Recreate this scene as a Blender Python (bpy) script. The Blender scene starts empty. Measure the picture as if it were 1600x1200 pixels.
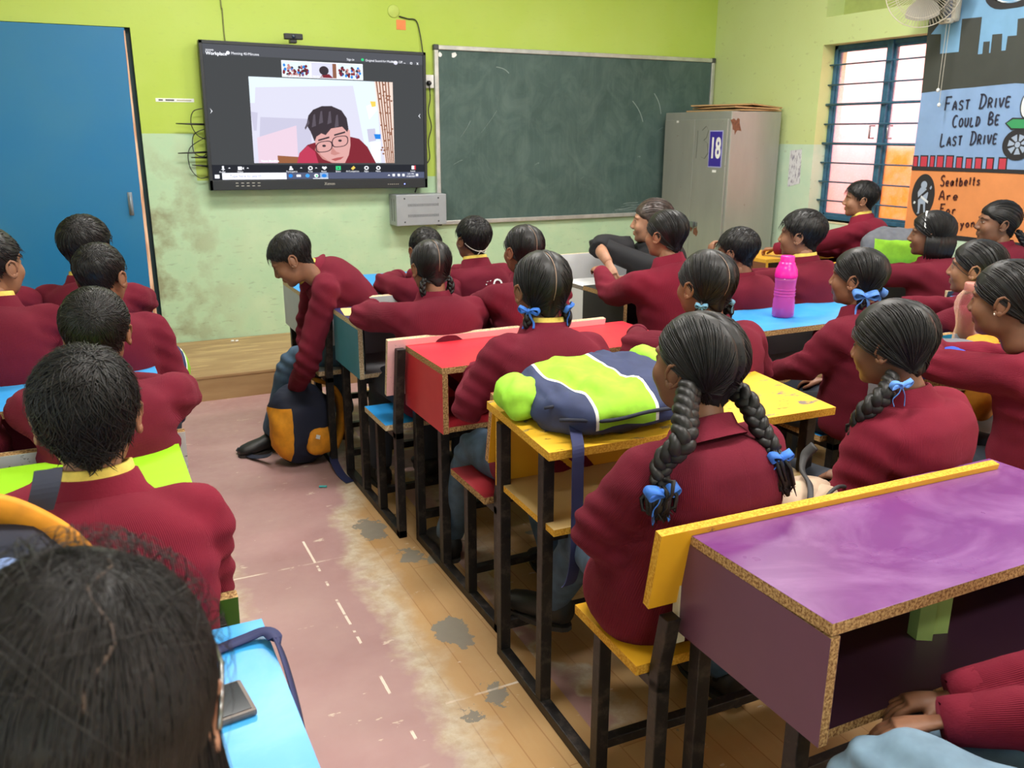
import bpy, bmesh, math, random
import numpy as np
from mathutils import Vector, Matrix, noise
random.seed(7); rng = np.random.default_rng(7)
S = bpy.context.scene
COL = S.collection
PI = math.pi
# ---------------------------------------------------------------- camera
D = 5.9345; XR = 4.7377; CZ = 1.4663          # front wall, right wall, eye height
F_PX = 1348.7
cam_d = bpy.data.cameras.new('camera'); cam = bpy.data.objects.new('camera', cam_d); COL.objects.link(cam)
cam_d.sensor_width = 36; cam_d.lens = 36 * F_PX / 1600; cam_d.clip_start = .05
cam_d.dof.use_dof = True; cam_d.dof.focus_distance = 2.3; cam_d.dof.aperture_fstop = 9.0
_r = Vector((.8973, -.4413, .0025)); _u = Vector((.1203, .2500, .9607)); _f = Vector((.4246, .8618, -.2774))
cam.matrix_world = Matrix(((_r.x, _u.x, -_f.x, 0), (_r.y, _u.y, -_f.y, 0), (_r.z, _u.z, -_f.z, CZ), (0, 0, 0, 1)))
S.camera = cam
# ---------------------------------------------------------------- world, sun, exposure
w = bpy.data.worlds.new('daylight'); S.world = w; w.use_nodes = True
bg = w.node_tree.nodes['Background']
bg.inputs[0].default_value = (.80, .90, 1.0, 1); bg.inputs[1].default_value = 2.8
sun_d = bpy.data.lights.new('sun', 'SUN'); sun_d.energy = 16.0; sun_d.angle = .05; sun_d.color = (1, .97, .93)
sun = bpy.data.objects.new('sun', sun_d); COL.objects.link(sun)
sun.rotation_euler = Vector((.75, .25, -.95)).to_track_quat('-Z', 'Y').to_euler()
S.view_settings.view_transform = 'Standard'; S.view_settings.look = 'None'
S.view_settings.exposure = 0.28; S.view_settings.gamma = 1; S.view_settings.use_curve_mapping = False
S.cycles.max_bounces = 6; S.cycles.diffuse_bounces = 3; S.cycles.glossy_bounces = 3; S.cycles.transmission_bounces = 6
S.cycles.transparent_max_bounces = 8; S.cycles.caustics_reflective = False; S.cycles.caustics_refractive = False
TUBES = [(0.9, 4.1), (3.0, 3.6), (0.9, 1.5), (3.0, 1.0), (1.9, -1.2)]       # unseen ceiling tube lamps, put in as the main light
TUBE_W = 58
# ---------------------------------------------------------------- materials
def srgb(r, g, b):
    f = lambda c: (c / 255 / 12.92) if c / 255 <= .04045 else ((c / 255 + .055) / 1.055) ** 2.4
    return (f(r), f(g), f(b), 1)
MATS = {}
class NT:
    def __init__(s, name):
        s.m = bpy.data.materials.new(name); s.m.use_nodes = True; s.t = s.m.node_tree
        s.b = s.t.nodes['Principled BSDF']; s.out = s.t.nodes['Material Output']
    def n(s, typ, **kw):
        k = s.t.nodes.new(typ)
        for a, v in kw.items():
            if a.startswith('i_'):
                key = a[2:]; key = int(key) if key.isdigit() else key.replace('_', ' ')
                if hasattr(v, 'is_output'): s.t.links.new(v, k.inputs[key])
                else: k.inputs[key].default_value = v
            else: setattr(k, a, v)
        return k
    def pos(s):
        if not hasattr(s, 'g'): s.g = s.n('ShaderNodeNewGeometry')
        return s.g.outputs['Position']
    def obj(s):
        if not hasattr(s, 'tc'): s.tc = s.n('ShaderNodeTexCoord')
        return s.tc.outputs['Object']
    def xyz(s, v): return s.n('ShaderNodeSeparateXYZ', i_0=v).outputs
    def noise(s, v, scale, detail=4, rough=.55, dist=0):
        return s.n('ShaderNodeTexNoise', i_Vector=v, i_Scale=scale, i_Detail=detail, i_Roughness=rough, i_Distortion=dist).outputs[0]
    def sc(s, v, x, y, z): return s.n('ShaderNodeVectorMath', operation='MULTIPLY', i_0=v, i_1=(x, y, z)).outputs[0]
    def ramp(s, f, a, b, ca=0, cb=1):
        return s.n('ShaderNodeMapRange', clamp=True, i_0=f, i_1=a, i_2=b, i_3=ca, i_4=cb).outputs[0]
    def math(s, op, a, b=0):
        return s.n('ShaderNodeMath', operation=op, i_0=a, i_1=b).outputs[0]
    def mix(s, f, a, b):
        k = s.n('ShaderNodeMix', data_type='RGBA')
        for i, v in ((0, f), (6, a), (7, b)):
            if hasattr(v, 'is_output'): s.t.links.new(v, k.inputs[i])
            else: k.inputs[i].default_value = v
        return k.outputs[2]
    def set(s, col=None, rough=.6, spec=.5, metal=0, bump=None, bs=.2, bd=.01, **kw):
        I = s.b.inputs
        for key, v in (('Base Color', col), ('Roughness', rough), ('Specular IOR Level', spec), ('Metallic', metal)):
            if v is None: continue
            if hasattr(v, 'is_output'): s.t.links.new(v, I[key])
            else: I[key].default_value = v
        for k, v in kw.items(): I[k.replace('_', ' ')].default_value = v
        if bump is not None:
            bn = s.n('ShaderNodeBump', i_Strength=bs, i_Distance=bd, i_Height=bump)
            s.t.links.new(bn.outputs[0], I['Normal'])
        return s.m
def plain(name, col, rough=.6, metal=0, spec=.5, var=.12, scale=14, **kw):
    if name in MATS: return MATS[name]
    t = NT(name); n_ = t.noise(t.obj(), scale, 3)
    c2 = tuple(c * (1 - var) for c in col[:3]) + (1,)
    MATS[name] = t.set(t.mix(t.ramp(n_, .35, .65), col, c2), rough, spec, metal, **kw)
    return MATS[name]
def emit(name, col, st=1.0):
    if name in MATS: return MATS[name]
    t = NT(name); e = t.n('ShaderNodeEmission', i_0=col, i_1=st); t.t.links.new(e.outputs[0], t.out.inputs[0])
    MATS[name] = t.m; return t.m
# ---------------------------------------------------------------- mesh builder
class MB:
    def __init__(s): s.v = []; s.f = []; s.m = []
    def add(s, V, Fc, mi=0):
        o = len(s.v); s.v.extend([tuple(map(float, p)) for p in V]); s.f.extend([tuple(int(i) + o for i in f) for f in Fc])
        s.m.extend([mi] * len(Fc)); return s
    def box(s, x0, x1, y0, y1, z0, z1, mi=0, M=None, bev=0):
        V = [Vector((x, y, z)) for z in (z0, z1) for y in (y0, y1) for x in (x0, x1)]
        Fc = [(0, 2, 3, 1), (4, 5, 7, 6), (0, 1, 5, 4), (2, 6, 7, 3), (0, 4, 6, 2), (1, 3, 7, 5)]
        if bev:
            bm = bmesh.new(); vs = [bm.verts.new(p) for p in V]
            for f in Fc: bm.faces.new([vs[i] for i in f])
            bmesh.ops.bevel(bm, geom=bm.edges[:], offset=bev, segments=2, affect='EDGES', profile=.6)
            bm.verts.index_update(); V = [p.co.copy() for p in bm.verts]; Fc = [[q.index for q in f.verts] for f in bm.faces]; bm.free()
        if M is not None: V = [M @ p for p in V]
        return s.add(V, Fc, mi)
    def tube(s, P, R, n=10, mi=0, cap=True, flat=1.0, up=None):
        """tube through points P with radii R (number or list); flat squashes along the local b axis"""
        P = [Vector(p) for p in P]; k = len(P)
        if not hasattr(R, '__len__'): R = [R] * k
        T = [(P[min(i + 1, k - 1)] - P[max(i - 1, 0)]).normalized() for i in range(k)]
        a = Vector(up) if up is not None else (Vector((0, 0, 1)) if abs(T[0].z) < .9 else Vector((1, 0, 0)))
        V = []; Fc = []
        for i in range(k):
            b = T[i].cross(a)
            if b.length < 1e-6: b = T[i].orthogonal()
            b.normalize(); a2 = b.cross(T[i]).normalized(); a = a2
            for j in range(n):
                t = 2 * PI * j / n; V.append(P[i] + b * (R[i] * math.cos(t)) + a2 * (R[i] * flat * math.sin(t)))
        for i in range(k - 1):
            for j in range(n): Fc.append((i * n + j, i * n + (j + 1) % n, (i + 1) * n + (j + 1) % n, (i + 1) * n + j))
        if cap: Fc += [tuple(range(n))[::-1], tuple(range((k - 1) * n, k * n))]
        return s.add(V, Fc, mi)
    def lathe(s, prof, c, n=28, mi=0, M=None):
        V = []; Fc = []; k = len(prof)
        for r, z in prof:
            for j in range(n):
                t = 2 * PI * j / n; p = Vector((r * math.cos(t), r * math.sin(t), z))
                V.append((M @ p if M is not None else p) + Vector(c))
        for i in range(k - 1):
            for j in range(n): Fc.append((i * n + j, i * n + (j + 1) % n, (i + 1) * n + (j + 1) % n, (i + 1) * n + j))
        return s.add(V, Fc, mi)
    def ell(s, c, r, M=None, n=16, m=10, mi=0):
        V = []; Fc = []
        for i in range(m + 1):
            for j in range(n):
                a, b = PI * i / m, 2 * PI * j / n
                p = Vector((r[0] * math.sin(a) * math.cos(b), r[1] * math.sin(a) * math.sin(b), r[2] * math.cos(a)))
                V.append((M @ p if M is not None else p) + Vector(c))
        for i in range(m):
            for j in range(n): Fc.append((i * n + j, (i + 1) * n + j, (i + 1) * n + (j + 1) % n, i * n + (j + 1) % n))
        return s.add(V, Fc, mi)
    def poly(s, pts, th=None, mi=0):
        """flat polygon, optionally given thickness along the vector th"""
        n = len(pts); pts = [Vector(p) for p in pts]
        if th is None: return s.add(pts, [tuple(range(n))], mi)
        q = [p + Vector(th) for p in pts]
        return s.add(pts + q, [tuple(range(n))[::-1], tuple(range(n, 2 * n))] + [(i, (i + 1) % n, n + (i + 1) % n, n + i) for i in range(n)], mi)
    def ribbon(s, P, W, th, mi=0):
        """flat strap along P, W = half-width vector (or list), th thickness vector"""
        P = [Vector(p) for p in P]; k = len(P)
        W = [Vector(W)] * k if isinstance(W, (Vector, tuple)) else [Vector(q) for q in W]
        V = []; Fc = []
        for i in range(k):
            t = (P[min(i + 1, k - 1)] - P[max(i - 1, 0)]).normalized(); nn = t.cross(Vector(W[i])).normalized() * th
            V += [P[i] - W[i] - nn, P[i] + W[i] - nn, P[i] + W[i] + nn, P[i] - W[i] + nn]
        for i in range(k - 1):
            for j in range(4): Fc.append((i * 4 + j, i * 4 + (j + 1) % 4, i * 4 + 4 + (j + 1) % 4, i * 4 + 4 + j))
        Fc += [(3, 2, 1, 0), tuple(range(4 * k - 4, 4 * k))]
        return s.add(V, Fc, mi)
    def build(s, name, mats, parent=None, origin=(0, 0, 0), smooth=False, bevel=0, remesh=0, sm=0, sub=0):
        if not isinstance(mats, (list, tuple)): mats = [mats]
        me = bpy.data.meshes.new(name); O = Vector(origin)
        V = np.array(s.v, dtype=float) - np.array(O)
        me.from_pydata(V.tolist(), [], s.f)
        for m in mats: me.materials.append(m)
        if any(s.m): me.polygons.foreach_set('material_index', s.m)
        bm = bmesh.new(); bm.from_mesh(me); bmesh.ops.recalc_face_normals(bm, faces=bm.faces[:]); bm.to_mesh(me); bm.free()
        o = bpy.data.objects.new(name, me); COL.objects.link(o)
        if parent is not None: o.parent = parent
        else: o.location = O
        if remesh or sub or bevel:
            if bevel:
                k = o.modifiers.new('b', 'BEVEL'); k.width = bevel; k.segments = 2; k.limit_method = 'ANGLE'; k.angle_limit = .6
            if sub: k = o.modifiers.new('s', 'SUBSURF'); k.levels = sub; k.render_levels = sub
            if remesh: k = o.modifiers.new('r', 'REMESH'); k.mode = 'VOXEL'; k.voxel_size = remesh
            if sm: k = o.modifiers.new('m', 'SMOOTH'); k.factor = .5; k.iterations = sm
            bake(o)
            if not o.data.materials:
                for m in mats: o.data.materials.append(m)
        if smooth: o.data.polygons.foreach_set('use_smooth', [True] * len(o.data.polygons))
        o.data.update(); return o
def bake(o):
    dg = bpy.context.evaluated_depsgraph_get(); dg.update()
    me = bpy.data.meshes.new_from_object(o.evaluated_get(dg)); old = o.data; o.modifiers.clear(); o.data = me
    me.name = o.name
    bpy.data.meshes.remove(old)
def tag(o, label=None, cat=None, group=None, kind=None):
    if label: o['label'] = label
    if cat: o['category'] = cat
    if group: o['group'] = group
    if kind: o['kind'] = kind
    return o
def empty(name, loc, label=None, cat=None, group=None):
    o = bpy.data.objects.new(name, None); COL.objects.link(o); o.location = loc; o.empty_display_size = .05
    return tag(o, label, cat, group)
def struct(o): o['kind'] = 'structure'; return o
def text(name, s, M, size, m, parent=None, origin=(0, 0, 0), th=.0006, align='LEFT', bold=0, sx=1.0):
    """lettering as a mesh: M maps the text's own xy plane into the room"""
    cu = bpy.data.curves.new(name, 'FONT'); cu.body = s; cu.size = size; cu.extrude = th; cu.align_x = align; cu.align_y = 'CENTER'
    cu.offset = bold; cu.resolution_u = 3
    to = bpy.data.objects.new('tmp', cu); COL.objects.link(to)
    dg = bpy.context.evaluated_depsgraph_get(); dg.update()
    me = bpy.data.meshes.new_from_object(to.evaluated_get(dg)); bpy.data.objects.remove(to)
    me.transform(M @ Matrix.Diagonal((sx, 1, 1, 1))); me.transform(Matrix.Translation(-Vector(origin)))
    me.materials.clear(); me.materials.append(m)
    o = bpy.data.objects.new(name, me); COL.objects.link(o); me.name = name
    if parent is not None: o.parent = parent
    else: o.location = origin
    return o
def frame(o, x, y, z):
    """matrix from origin and three axes"""
    x, y, z = Vector(x), Vector(y), Vector(z)
    return Matrix(((x.x, y.x, z.x, o[0]), (x.y, y.y, z.y, o[1]), (x.z, y.z, z.z, o[2]), (0, 0, 0, 1)))
# ================================================================= THE ROOM
def wall_mat(name, kind):
    t = NT(name); P = t.pos(); x, y, z = t.xyz(P)
    big = t.noise(P, 1.3, 4); mid = t.noise(P, 6, 5); fine = t.noise(P, 40, 3)
    if kind == 'front':
        up = t.mix(t.ramp(big, .35, .65), srgb(176, 198, 82), srgb(184, 204, 100)); low = t.mix(t.ramp(mid, .35, .7), srgb(174, 204, 168), srgb(188, 210, 174))
        wob = t.math('MULTIPLY', t.math('SUBTRACT', mid, .5), .015)
        hi = t.math('GREATER_THAN', t.math('ADD', z, wob), 1.18)
        lf = t.math('MULTIPLY', t.math('LESS_THAN', t.math('ADD', x, wob), .69), t.math('LESS_THAN', z, 1.468))
        c = t.mix(t.math('MULTIPLY', hi, t.math('SUBTRACT', 1, lf)), low, up)
        # grimy scuffs by the door and along the low part of the wall
        g1 = t.ramp(x, 1.0, .42); g2 = t.ramp(z, 1.5, 1.1); g3 = t.ramp(mid, .44, .62)
        c = t.mix(t.math('MULTIPLY', t.math('MULTIPLY', g1, g2), t.math('MULTIPLY', g3, .75)), c, srgb(128, 122, 92))
        g4 = t.math('MULTIPLY', t.ramp(t.noise(t.sc(P, 5, 5, 16), 3, 5), .60, .66), t.ramp(z, 1.3, .2, .06, .36))
        c = t.mix(g4, c, srgb(120, 118, 100))
    else:
        up = t.mix(t.ramp(big, .35, .65), srgb(196, 208, 140), srgb(200, 214, 150)); low = t.mix(t.ramp(mid, .35, .7), srgb(190, 216, 190), srgb(204, 222, 196))
        c = t.mix(t.math('GREATER_THAN', z, 1.405), low, up)
        g4 = t.ramp(t.noise(t.sc(P, 5, 5, 9), 3, 5), .64, .68, 0, .25); c = t.mix(g4, c, srgb(140, 136, 100))
    return t.set(c, .62, .3, bump=t.math('ADD', fine, t.math('MULTIPLY', mid, 2)), bs=.12, bd=.004)
M_WF = wall_mat('paint_front', 'front'); M_WR = wall_mat('paint_right', 'right')
def floor_mat():
    t = NT('worn_floor'); P = t.pos(); x, y, z = t.xyz(P)
    n1 = t.noise(P, 3.2, 6, .62, .3); n2 = t.noise(t.sc(P, 14, 2.2, 1), 1, 5, .6); n3 = t.noise(P, 22, 4, .6); n4 = t.noise(P, 55, 2)
    pink = t.mix(t.ramp(t.noise(P, 2.2, 4), .35, .65), srgb(166, 128, 126), srgb(180, 146, 142))
    # printed planks of the vinyl
    pl = t.n('ShaderNodeTexBrick', i_Vector=t.n('ShaderNodeMapping', i_0=P, i_2=(0, 0, PI / 2)).outputs[0], i_Scale=1.0, i_Mortar_Size=.002, i_Brick_Width=1.1, i_Row_Height=.075, offset=.37)
    pl.inputs['Color1'].default_value = srgb(182, 144, 96); pl.inputs['Color2'].default_value = srgb(196, 162, 114); pl.inputs['Mortar'].default_value = srgb(164, 124, 80)
    tan = t.mix(t.ramp(n2, .3, .7), pl.outputs[0], t.mix(.4, pl.outputs[0], srgb(176, 128, 70)))
    d = t.math('ABSOLUTE', t.math('SUBTRACT', x, t.math('ADD', .54, t.math('MULTIPLY', t.math('SUBTRACT', y, 3.2), .045))))
    bl = t.math('ADD', d, t.math('MULTIPLY', t.math('SUBTRACT', n1, .5), .34))
    wid = t.ramp(y, 3.0, 4.2, 0, .9)
    bl = t.math('SUBTRACT', bl, t.math('MULTIPLY', wid, .35))
    under = t.math('MULTIPLY', t.math('GREATER_THAN', d, .55), t.ramp(t.noise(P, 1.7, 3), .42, .52, 0, .4))
    bl = t.math('SUBTRACT', bl, under)
    fr = t.mix(t.ramp(n3, .38, .6), srgb(202, 188, 166), srgb(184, 162, 136))
    c = t.mix(t.ramp(bl, .17, .235), pink, fr); c = t.mix(t.ramp(bl, .24, .33), c, tan)
    ch = t.ramp(t.noise(t.sc(P, 10, 22, 1), 1, 5, .65), .655, .68, 0, .85); c = t.mix(ch, c, srgb(214, 194, 176))
    hole = t.math('MULTIPLY', t.ramp(t.noise(P, 4.6, 3, .5), .695, .70), t.math('GREATER_THAN', bl, .2))
    jag = t.math('MULTIPLY', t.math('SUBTRACT', t.noise(P, 16, 5, .65), .5), .16)
    for hx, hy, hr in ((.865, 2.975, .055), (.872, 2.165, .052), (.857, 1.845, .030), (.925, 2.70, .040), (.99, 2.62, .02), (.77, 1.80, .02)):
        dd = t.math('SQRT', t.math('ADD', t.math('POWER', t.math('SUBTRACT', x, hx), 2), t.math('POWER', t.math('MULTIPLY', t.math('SUBTRACT', y, hy), .62), 2)))
        hole = t.math('MAXIMUM', hole, t.math('LESS_THAN', t.math('ADD', dd, jag), hr))
    c = t.mix(hole, c, srgb(134, 126, 112))
    seam = t.math('MULTIPLY', t.math('MULTIPLY', t.math('LESS_THAN', t.math('ABSOLUTE', t.math('SUBTRACT', t.math('ADD', x, t.math('MULTIPLY', jag, .03)), .60)), .0042), t.ramp(t.noise(t.sc(P, 1, 4, 1), 2.4, 3), .47, .50)), t.math('LESS_THAN', y, 3.0)); c = t.mix(seam, c, srgb(232, 216, 200))
    for sy_, sx0, sx1 in ((2.80, .3, .95), (1.86, .72, .98), (1.66, .56, .72)):
        s2 = t.math('MULTIPLY', t.math('LESS_THAN', t.math('ABSOLUTE', t.math('SUBTRACT', t.math('ADD', y, t.math('MULTIPLY', jag, .05)), sy_)), .0042), t.math('MULTIPLY', t.math('GREATER_THAN', x, sx0), t.math('LESS_THAN', x, sx1))); c = t.mix(t.math('MULTIPLY', s2, t.ramp(t.noise(P, 7, 4), .42, .56)), c, srgb(224, 206, 188))
    dirt = t.ramp(t.noise(P, 1.1, 4), .45, .75, 0, .25); c = t.mix(dirt, c, srgb(150, 120, 105))
    return t.set(c, t.ramp(n3, .3, .7, .42, .62), .35, bump=t.math('ADD', n3, n4), bs=.08, bd=.003)
def grid_wall(name, axis, pos, th, u0, u1, z0, z1, holes, m):
    """wall slab with rectangular openings; axis 'y' = wall runs along x"""
    us = sorted({u0, u1, *[h[0] for h in holes], *[h[1] for h in holes]}); zs = sorted({z0, z1, *[h[2] for h in holes], *[h[3] for h in holes]})
    b = MB()
    for i in range(len(us) - 1):
        for j in range(len(zs) - 1):
            cu, cz = (us[i] + us[i + 1]) / 2, (zs[j] + zs[j + 1]) / 2
            if any(h[0] < cu < h[1] and h[2] < cz < h[3] for h in holes): continue
            if axis == 'y': b.box(us[i], us[i + 1], pos, pos + th, zs[j], zs[j + 1])
            else: b.box(pos, pos + th, us[i], us[i + 1], zs[j], zs[j + 1])
    o = b.build(name, m, origin=((u0 + u1) / 2, pos, 0) if axis == 'y' else (pos, (u0 + u1) / 2, 0))
    return struct(o)
XL, YB, ZC = -2.1, -3.2, 3.25
struct(MB().box(XL - .2, XR + .3, YB - .2, D + .3, -.1, 0).build('floor', floor_mat()))
struct(MB().box(XL - .2, XR + .3, YB - .2, D + .3, ZC, ZC + .15).build('ceiling', plain('ceiling_white', srgb(226, 226, 214), .8)))
DX0, DX1, DZ1 = -.62, .394, 2.072
grid_wall('wall_front', 'y', D, .23, XL, XR, 0, ZC, [(DX0 - .03, DX1, 0, DZ1)], M_WF)
WY0, WY1, WZ0, WZ1 = 3.56, 4.767, .885, 2.066
VY0, VY1, VZ0, VZ1 = 3.9, 4.767, 2.243, 2.75
grid_wall('wall_right', 'x', XR, .23, YB, D, 0, ZC, [(WY0, WY1, WZ0, WZ1), (VY0, VY1, VZ0, VZ1), (.2, 1.9, .95, 2.3), (-2.3, -.6, .95, 2.3)], M_WR)  # last two openings are unseen, put in to let sky light in
grid_wall('wall_left', 'x', XL - .2, .2, YB, D, 0, ZC, [(.5, 2.2, .95, 2.3), (-2.2, -.5, .95, 2.3)], M_WR)
grid_wall('wall_back', 'y', YB - .2, .2, XL, XR, 0, ZC, [(-1.4, .6, .9, 2.5), (1.8, 3.8, .9, 2.5)], M_WR)  # left and back wall openings, out of view, put in for skylight
struct(MB().box(XR + .16, XR + .2, VY0 - .1, VY1 + .1, VZ0 - .1, VZ1 + .1).build('trim_1', plain('vent_board', srgb(168, 180, 104), .7)))
# ---- door in the front wall
M_DOOR = NT('door_blue'); _n = M_DOOR.noise(M_DOOR.pos(), 1.8, 3); _f2 = M_DOOR.noise(M_DOOR.pos(), 30, 3)
M_DOOR = M_DOOR.set(M_DOOR.mix(M_DOOR.ramp(_n, .35, .7), srgb(26, 112, 164), srgb(46, 118, 160)), .42, .4, bump=_f2, bs=.03)
d_root = empty('door_1', (DX0, D, 0)); d_root['kind'] = 'structure'
MB().box(DX0, .362, D - .012, D + .03, .02, DZ1 - .004).build('door_leaf', M_DOOR, d_root, (DX0, D, 0), bevel=.003)
t = NT('gap_light_salmon'); es_m = t.set(t.mix(t.ramp(t.noise(t.sc(t.pos(), 60, 60, 4), 1, 4), .4, .65), srgb(240, 198, 168), srgb(186, 128, 92)), .7)  # salmon colour stands for daylight showing through the door gap
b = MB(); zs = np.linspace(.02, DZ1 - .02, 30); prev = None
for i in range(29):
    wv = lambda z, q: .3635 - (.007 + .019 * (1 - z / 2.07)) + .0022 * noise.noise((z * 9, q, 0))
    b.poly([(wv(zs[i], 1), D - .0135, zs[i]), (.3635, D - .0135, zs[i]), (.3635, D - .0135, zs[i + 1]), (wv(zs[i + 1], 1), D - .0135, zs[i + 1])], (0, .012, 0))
tag(b.build('gap_light_strip', es_m, d_root, (DX0, D, 0)), 'pale strip painted for light through the door gap')
hb = MB(); hb.tube([(.285, D - .012, 1.10), (.285, D - .045, 1.10), (.285, D - .045, 1.00), (.285, D - .012, 1.00)], .006, 8); hb.box(.272, .298, D - .018, D - .01, .98, 1.12)
tag(hb.build('handle', plain('pull_grey', srgb(150, 160, 172), .4, .3), d_root, (DX0, D, 0), smooth=True), 'small steel door pull')
b = MB(); b.box(.3637, DX1, D + .05, D + .2, 0, DZ1); b.box(DX0 - .03, DX0, D, D + .2, 0, DZ1); b.box(DX0, DX1, D + .05, D + .2, DZ1 - .003, DZ1)
b.box(DX0, DX1, D + .19, D + .22, 0, DZ1)
b.build('door_frame', plain('frame_teal', srgb(36, 62, 66), .6), d_root, (DX0, D, 0))
# ---- podium step at the foot of the front wall
t = NT('podium_wood'); n1 = t.noise(t.sc(t.pos(), 2, 16, 16), 1, 5, .6); n2 = t.noise(t.sc(t.pos(), 3, 26, 9), 1, 5)
top = t.mix(t.ramp(n1, .35, .65), srgb(156, 124, 86), srgb(174, 144, 102)); zz = t.xyz(t.pos())[2]
wear = t.math('MULTIPLY', t.ramp(n2, .55, .62), t.ramp(zz, .12, .14)); c = t.mix(wear, top, srgb(192, 162, 114))
m = t.set(c, .5, .35, bump=n1, bs=.08)
pd = empty('podium', (1.5, 5.4, 0), 'low brown wooden podium step along the wall under the screen', 'platform')
MB().box(.44, 3.2, 4.99, D - .012, .13, .147).build('top_board', m, pd, (1.5, 5.4, 0), bevel=.003)
MB().box(.443, 3.197, 4.993, D - .012, 0, .13).build('body', m, pd, (1.5, 5.4, 0))
# ---- window in the right wall
M_FB = plain('window_blue', srgb(58, 104, 132), .45, var=.25, scale=30)
wr = empty('window_1', (XR + .1, 4.2, 1.5)); wr['kind'] = 'structure'; O = (XR + .1, 4.2, 1.5)
fx0, fx1 = XR + .11, XR + .16
b = MB(); e = .030
b.box(fx0, fx1, WY0, WY1, WZ1 - e, WZ1); b.box(fx0, fx1, WY0, WY1, WZ0, WZ0 + e); b.box(fx0, fx1, WY1 - e, WY1, WZ0, WZ1); b.box(fx0, fx1, WY0, WY0 + e, WZ0, WZ1)
b.box(fx0 - .012, fx1, 4.262, 4.308, WZ0, WZ1)
b.build('window_frame', M_FB, wr, O, bevel=.004)
for k, (a, c) in enumerate(((WY0 + e, 4.262), (4.308, WY1 - e))):
    b = MB(); q = .016
    b.box(fx0 + .01, fx1 - .012, a, a + q, WZ0 + e, WZ1 - e); b.box(fx0 + .01, fx1 - .012, c - q, c, WZ0 + e, WZ1 - e)
    b.box(fx0 + .01, fx1 - .012, a, c, WZ1 - e - q, WZ1 - e); b.box(fx0 + .01, fx1 - .012, a, c, WZ0 + e, WZ0 + e + q)
    s = b.build('sash', M_FB, wr, O, bevel=.003)
    t = NT('dirty_glass_%d' % k); P = t.pos(); z = t.xyz(P)[2]
    dn = t.noise(P, 9, 5, .65); sp = t.ramp(t.noise(P, 70, 3), .56, .66, 0, .5)
    rust_orange = t.math('MULTIPLY', t.ramp(z, 1.42, 1.36 if k == 0 else 1.0), t.ramp(dn, .3, .6, .4, 1.0))  # orange tint, stronger towards the bottom of the panes
    tc = t.mix(rust_orange, (1, .93, .94, 1), srgb(255, 205, 130) if k == 0 else srgb(250, 222, 214))
    tr = t.n('ShaderNodeBsdfTransparent', i_0=tc); tl = t.n('ShaderNodeBsdfTranslucent', i_0=t.mix(rust_orange, srgb(246, 240, 250), srgb(255, 206, 140) if k == 0 else srgb(250, 226, 226)))
    gl = t.n('ShaderNodeBsdfGlossy', i_0=(1, 1, 1, 1), i_1=.08)
    film = t.math('ADD', t.math('MULTIPLY', t.ramp(z, 1.95, 1.55, .12, .72), t.ramp(dn, .2, .7, .75, 1.0)), t.math('MULTIPLY', sp, .25))
    m1 = t.n('ShaderNodeMixShader', i_0=film, i_1=tr.outputs[0], i_2=tl.outputs[0]); m2 = t.n('ShaderNodeMixShader', i_0=.04, i_1=m1.outputs[0], i_2=gl.outputs[0])
    t.t.links.new(m2.outputs[0], t.out.inputs[0])
    MB().box(fx0 + .022, fx0 + .026, a + .01, c - .01, WZ0 + e, WZ1 - e).build('pane', t.m, s, O)
    h = MB().tube([(fx0 + .012, (c - .05 if k == 0 else a + .05), 1.53), (fx0 - .03, (c - .05 if k == 0 else a + .05), 1.53), (fx0 - .03, (c - .05 if k == 0 else a + .05), 1.45), (fx0 + .012, (c - .05 if k == 0 else a + .05), 1.45)], .006, 8)
    h.build('pull_handle', plain('steel', srgb(150, 155, 160), .35, .9), s, O, smooth=True)
for i in range(8):
    z = WZ1 - .13 - i * .131
    b = MB().tube([(fx0 - .03, WY0, z), (fx0 - .03, WY1, z)], .0055 if i != 2 and i != 4 else .009, 8)
    for y in (WY0 + .02, WY1 - .012): b.tube([(fx0 - .03, y, z), (fx0 + .01, y, z)], .006, 6)
    b.build('grill_bar', M_FB, wr, O, smooth=True)
# sill and the painted reveal
struct(MB().box(XR - .004, XR + .11, WY0, WY1, WZ0 - .012, WZ0).build('trim_2', plain('sill_cream', srgb(226, 214, 178), .6)))
# outside: a sunlit brick wall across a narrow yard
t = NT('brick_outside'); P = t.pos(); mp = t.n('ShaderNodeMapping', i_0=P, i_2=(PI / 2, 0, PI / 2))
br = t.n('ShaderNodeTexBrick', i_Vector=mp.outputs[0], i_Scale=1, i_Brick_Width=.42, i_Row_Height=.14, i_Mortar_Size=.012)
br.inputs['Color1'].default_value = srgb(228, 158, 150); br.inputs['Color2'].default_value = srgb(216, 138, 130); br.inputs['Mortar'].default_value = srgb(200, 130, 116)
m = t.set(t.mix(t.ramp(t.noise(P, 3, 4), .4, .7, 0, .5), br.outputs[0], srgb(236, 190, 180)), .9, .2)
tag(MB().box(XR + 2.0, XR + 2.2, -3, 9, -.3, 3.4).build('boundary_wall', m, origin=(XR + 2.1, 3, 0)), 'sunlit orange brick wall outside beyond the window', 'wall')
gm = plain('yard', srgb(180, 160, 140), .9)
struct(MB().box(XR + .23, XR + 8, -8, 12, -.35, -.3).build('ground', gm))
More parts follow.
